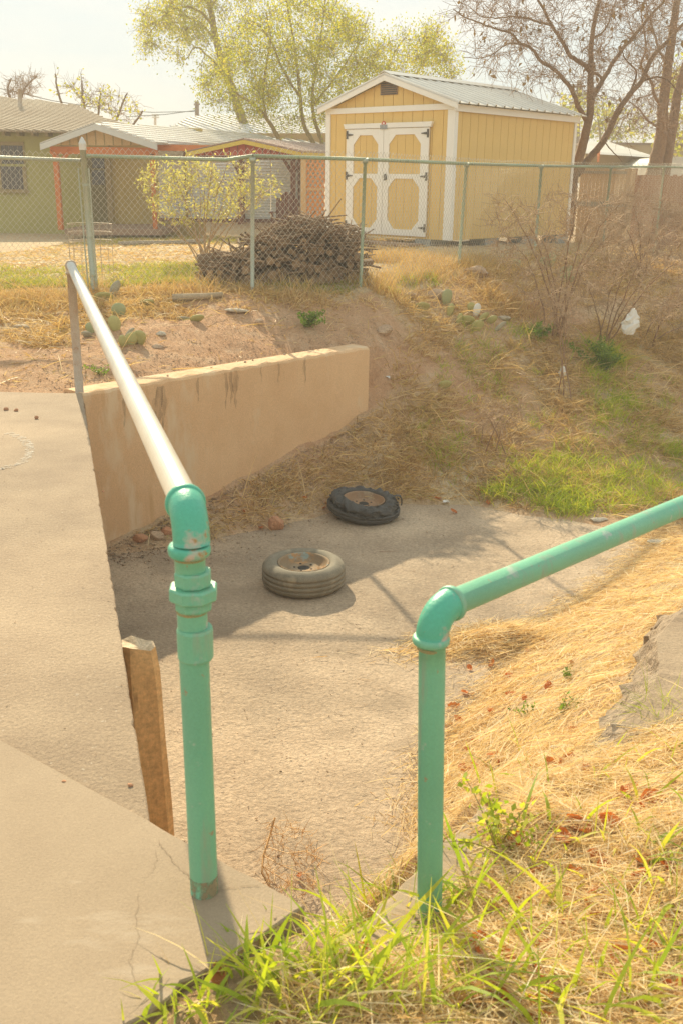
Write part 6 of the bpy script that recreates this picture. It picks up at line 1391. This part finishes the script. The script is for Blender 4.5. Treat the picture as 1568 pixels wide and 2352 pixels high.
# foreground green grass
fg = Big(); fd = Big()
def clump(u, v, n, hh, sp_=.045, wr=(.006, .014), z=None):
    n = int(n * 1.2) if n > 3 else n; hh *= 1.15
    c = hit(u, v, .9, 8) if z is None else at_z(u, v, z); X = c[:2] + r.normal(size=(n, 2)) * sp_; P = np.stack([X[:, 0], X[:, 1], np.maximum(ter(X[:, 0], X[:, 1]), c[2] - .03)], -1); D = np.stack([r.normal(size=n) * .42, r.normal(size=n) * .32, np.ones(n)], -1); D /= np.linalg.norm(D, axis=1)[:, None]
    fg.add(*blades(P, D, r.uniform(.3, 1.25, n) * hh, r.uniform(.3, 1, n) ** 1.5 * wr[1] * .9, r.uniform(.05, 1.1, n) ** 1.2, r, 4))
    k = max(1, n // 2); X = c[:2] + r.normal(size=(k, 2)) * sp_ * 1.5; Pd = np.stack([X[:, 0], X[:, 1], np.maximum(ter(X[:, 0], X[:, 1]), c[2] - .03)], -1); Dd = np.stack([r.normal(size=k) * .9, r.normal(size=k) * .9, np.ones(k) * .7], -1); Dd /= np.linalg.norm(Dd, axis=1)[:, None]
    fd.add(*blades(Pd, Dd, r.uniform(.3, 1.1, k) * hh, r.uniform(.002, .006, k), r.uniform(.2, 1.1, k), r, 4))
for u, v, n, hh in [(640, 2260, 12, .15), (700, 2225, 12, .16), (765, 2190, 14, .17), (830, 2165, 20, .19), (865, 2140, 18, .21), (890, 2120, 12, .16), (940, 2150, 14, .14), (600, 2330, 14, .16), (680, 2330, 14, .18), (760, 2320, 16, .18), (840, 2320, 16, .19), (920, 2300, 16, .2), (800, 2250, 14, .19), (880, 2240, 14, .2), (960, 2235, 14, .19), (1000, 2130, 14, .15), (1020, 2100, 14, .13), (1050, 2190, 10, .17), (1110, 2220, 9, .2), (1130, 2280, 8, .19), (1060, 2040, 8, .14), (1075, 1990, 7, .12), (1150, 2080, 6, .15), (1190, 2150, 5, .15), (1240, 2230, 6, .17), (1280, 2100, 4, .15), (1340, 2180, 6, .17), (1400, 2260, 7, .2), (1470, 2180, 6, .18), (1440, 2000, 5, .15), (1480, 1920, 4, .12), (1540, 2060, 8, .2), (1560, 2200, 7, .18), (1420, 1840, 4, .13), (1500, 1780, 4, .13), (1300, 1960, 4, .12), (1330, 2330, 8, .18), (1500, 2330, 8, .16), (1220, 2340, 9, .18), (1040, 2340, 12, .2), (560, 2345, 12, .12)]:
    clump(u, v, n, hh)
for u, v, n, hh in [(470, 2285, 7, .09), (440, 2300, 8, .12), (405, 2320, 7, .08), (360, 2340, 6, .07), (300, 2352, 6, .05), (520, 2270, 7, .08), (560, 2250, 8, .1), (600, 2215, 9, .11), (640, 2175, 8, .1), (500, 2330, 9, .1), (670, 2140, 7, .09)]:
    clump(u, v, n, hh, z=0.01)
for k in range(85):
    u = r.uniform(1000, 1568); v = r.uniform(1720, 2352); clump(u, v, int(r.integers(1, 4)), r.uniform(.08, .2), .02)
for u, v, n, hh in [(1545, 1640, 160, .22), (1520, 1660, 90, .2)]:
    c = at_z(u, v, -.36); X = c[:2] + r.normal(size=(n, 2)) * .05; P = np.stack([X[:, 0], X[:, 1], np.full(n, -.40)], -1); D = np.stack([r.normal(size=n) * .6, r.normal(size=n) * .6, np.ones(n)], -1); D /= np.linalg.norm(D, axis=1)[:, None]; fg.add(*blades(P, D, r.uniform(.4, 1.1, n) * hh, r.uniform(.002, .004, n), r.uniform(.1, .8, n), r, 3))
solo('green_grass', fg, 'green_grass', 'bright green grass blades along the pavement edge in the foreground', kind='stuff'); solo('dry_grass', fd, 'straw', 'dead straw blades among the foreground grass', kind='stuff')

# small leafy weeds
def weed(lb, u, v, h, n, mat='weed_leaf', L=.03, W=.009, y0=1, sp_=.6, stems=7, p=None):
    p = hit(u, v, y0, 20) if p is None else p; sk = Skel(int(u)); 
    for k in range(stems):
        e = p + np.array([r.normal() * h * sp_, r.normal() * h * sp_, h * r.uniform(.6, 1.1)]); f = np.linspace(0, 1, 5)[:, None]; m_ = p * .5 + e * .5 + np.array([0, 0, h * .2]); sk.path((1 - f) ** 2 * p + 2 * f * (1 - f) * m_ + f ** 2 * e, np.linspace(.0022, .001, 5), 1)
    t = thing('weed', lb, 'weed', p); part('stems', sk.wood((1,)), 'bark_green', t, kind='stuff'); part('leaves', leaves(sk.leaf_points((1,), n, h * .06), L, W, r, -.3), mat, t, kind='stuff')
weed('bushy bright green weed in the dirt behind the wing wall', 706, 752, .13, 42, 'weed_leaf', .035, .009, 6, .7, 12)
weed('blue green weed at the foot of the largest thorn bush', 1240, 778, .16, 30, 'weed_leaf', .05, .01, 6, .5, 9)
weed('leafy green vine weed beside the right handrail post', 1140, 1960, .17, 26, 'green_grass', .022, .008, 1, .5, 7)
weed('small green weed in the straw right of the right handrail', 1285, 1640, .07, 12, 'weed_leaf', .025, .006, 1, .6, 5)
weed('small green weed in the straw below the concrete chunk', 1300, 1560, .06, 10, 'weed_leaf', .025, .006, 1, .6, 5)
weed('small sprouting weed in the middle of the straw slope', 1210, 1650, .06, 10, 'weed_leaf', .022, .006, 1, .6, 5)
weed('low green weed left of the far handrail post', 232, 862, .08, 14, 'weed_leaf', .03, .006, 5, .7, 6)
weed('yellow green leafy weed on the sunny bank edge', 905, 680, .1, 26, 'bush_leaf', .03, .008, 6, .8, 8)
weed('dense green shrub under the thorn bush with the bag', 1385, 858, .34, 90, 'weed_leaf', .04, .008, 6, .45, 16)

# dead leaves
LEAF = []
for k in range(3):
    mb = MB(); V = []; nu, nv = 7, 5; r_ = np.random.default_rng(60 + k)
    for i in range(nu):
        f = i / (nu - 1)
        for j in range(nv):
            g_ = (j / (nv - 1) - .5) * 2; w_ = (.32 * math.sin(math.pi * (f * .9 + .06)) + .07 * math.sin(f * 19 + k)) * (1 if abs(g_) < .9 else 1.0)
            V.append((f - .5, g_ * w_, .16 * g_ * g_ + .22 * (f - .5) ** 2 * (1 + k) + .03 * r_.normal()))
    me = bpy.data.meshes.new('dead_leaf'); me.from_pydata(V, [], [(i * nv + j, i * nv + j + 1, (i + 1) * nv + j + 1, (i + 1) * nv + j) for i in range(nu - 1) for j in range(nv - 1)])
    at = me.attributes.new('rnd', 'FLOAT', 'POINT'); at.data.foreach_set('value', np.full(len(V), [.15, .5, .95][k], np.float32)); me.materials.append(MATS['dead_leaf']); LEAF.append(me)
spots = [(1385, 2000), (1325, 2030), (1240, 1940), (1290, 1935), (1180, 1950), (1450, 1870), (1470, 1860), (1475, 1990), (1540, 2010), (1360, 2060), (950, 2060), (930, 2080), (1060, 1770), (1075, 1730), (1030, 1680), (1050, 1660), (1130, 1740), (1270, 1740), (1090, 2270), (1110, 2260), (1240, 2250), (1520, 2290), (1130, 1530), (1160, 1510), (1210, 1500), (1250, 1480), (1130, 1600), (1170, 1560), (1200, 1610), (1260, 1620), (1320, 1690), (1300, 1760), (1350, 1780), (820, 2200), (500, 2260), (505, 2240), (690, 2025), (1040, 1630), (1080, 1600), (1400, 1900)]
spots += [(r.uniform(1050, 1568), r.uniform(1500, 2352)) for _ in range(64)]
for k, (u, v) in enumerate(spots):
    p = hit(u, v, .9, 9); o = bpy.data.objects.new('dead_leaf', LEAF[k % 3 if k % 4 else 0]); COL.objects.link(o); o.location = (p[0], p[1], max(p[2], BED if p[1] > 2.6 else -9) + .014); s = r.uniform(.04, .085)
    o.scale = (s, s, s); o.rotation_euler = (r.normal() * .4, r.normal() * .4, r.uniform(0, 6)); props(o, 'curled rust brown dead leaf lying on the foreground slope', 'leaf', 'dead leaves on the right slope')
for k, (u, v) in enumerate([(752, 1162), (745, 1172), (1100, 1132), (1040, 1180), (1005, 1150), (1120, 1160), (600, 1218), (560, 1180), (860, 1135), (700, 1150)]):
    p = hit(u, v, 6, 10); o = bpy.data.objects.new('dead_leaf', LEAF[0]); COL.objects.link(o); o.location = (p[0], p[1], p[2] + .02); s = r.uniform(.05, .09); o.scale = (s, s, s); o.rotation_euler = (r.normal() * .4, r.normal() * .4, r.uniform(0, 6)); props(o, 'rust brown leaf at the dry far edge of the creek bed', 'leaf', 'dead leaves at the foot of the bank')

# gravel scattered on the creek floor and at the wall foot
gv = Big()
def chips(P, s):
    n = len(P); tri = r.normal(size=(n, 4, 3)); tri /= np.linalg.norm(tri, axis=2)[:, :, None]; V = P[:, None, :] + tri * s[:, None, None] * np.array([1, 1, .6]); V[:, :, 2] = np.maximum(V[:, :, 2], P[:, None, 2] - s[:, None] * .2)
    Q = np.array([[0, 1, 2, 2], [0, 2, 3, 3], [0, 3, 1, 1], [1, 3, 2, 2]]); return V.reshape(-1, 3), (np.arange(n)[:, None, None] * 4 + Q[None, :, :3]).reshape(-1, 3)
def gadd(P, s0, s1): V, Q = chips(P, r.uniform(s0, s1, len(P)) ** 1.0); gv.add(V, Q)
n = 5200; x = r.uniform(-2, 4, n); y = r.uniform(2, 8.6, n); k = (ter(x, y) < BED) & ((x - PA[0]) * wn[0] + (y - PA[1]) * wn[1] < 0); P = np.stack([x, y, np.full(n, BED + .004)], -1)[k]; P = P[visible(P)]; gadd(P, .002, .009)
n = 3200; f = r.random(n); q = r.exponential(.22, n); X = PA[None] + wd[None] * (f * WLEN * .95)[:, None] - wn[None] * (q + .05)[:, None]; P = np.stack([X[:, 0], X[:, 1], np.maximum(ter(X[:, 0], X[:, 1]), BED) + .004], -1); gadd(P, .004, .017)
n = 5000; f = r.uniform(-.8, 1.25, n); q = r.exponential(.5, n) + .27; X = PA[None] + wd[None] * (f * WLEN)[:, None] + wn[None] * q[:, None]; P = np.stack([X[:, 0], X[:, 1], ter(X[:, 0], X[:, 1]) + .004], -1); P = P[(P[:, 1] > 7.3) & visible(P)]; gadd(P, .003, .013)
n = 500; x = r.uniform(-2.2, 0, n); y = r.uniform(2.0, 7.1, n); P = np.stack([x, y, np.full(n, .003)], -1); P = P[in_poly(x, y, far_poly) & visible(P)]; gadd(P, .0015, .005)
solo('gravel', gv, 'rock', 'loose gravel and dirt crumbs on the creek bed and bank', kind='stuff')

# tumbleweed on the creek bed below the pavement corner
sk = Skel(77); base = at_z(632, 2000, BED + .02)
main = [at_z(u, v, BED + z) for u, v, z in [(632, 1878, .22), (622, 1915, .16), (606, 1965, .10), (603, 2005, .05), (620, 2035, .03), (640, 2062, .02)]]
sk.path(np.array(main), np.linspace(.0045, .006, 6), 0)
for px in ([(606, 1965, .10), (640, 1985, .12), (690, 2005, .10), (740, 2035, .03)], [(612, 1945, .12), (660, 1960, .18), (700, 1955, .16), (760, 1985, .08)], [(604, 1990, .07), (650, 2020, .05), (700, 2050, .03)]):
    sk.path(np.array([at_z(u, v, BED + z) for u, v, z in px]), np.linspace(.0028, .0015, len(px)), 0)
uvs = px_poly_points([[(600, 1900), (640, 1880), (700, 1890), (760, 1970), (750, 2040), (680, 2060), (610, 2030)]], 120, sk.r); tg = np.array([at_z(u, v, BED + z) for (u, v), z in zip(uvs, sk.r.uniform(.01, .2, len(uvs)))]); sk.colonize(tg, .007, .002, .4, .05, .08, 5); sk.sprigs(2.5, .06, .0014, 2, (1,), .9, 0)
t = thing('tumbleweed', 'dry orange brown tumbleweed lying on the creek bed below the pavement corner', 'weed', base); part('stems', sk.wood((0, 1, 2)), 'tumble', t, kind='stuff')

# ------------------------------------------------------------------ added warm haze volume, imitates lens veiling glare and lifts the shade
hz_ = MB().box((0, 280, 4.3), X3, (420, 400, 7.3))
me = bpy.data.meshes.new('glare_haze'); me.from_pydata(hz_.v, [], hz_.f); m, nt, out = new_mat('glare_haze')
pv = nt.nodes.new('ShaderNodeVolumePrincipled'); pv.inputs['Color'].default_value = (.98, .92, .82, 1); pv.inputs['Density'].default_value = 0.0050; pv.inputs['Anisotropy'].default_value = 0.1
nt.links.new(pv.outputs[0], out.inputs['Volume']); props(link('glare_haze', me, 'glare_haze'), 'added warm haze volume imitating veiling lens glare over the whole place', kind='stuff')
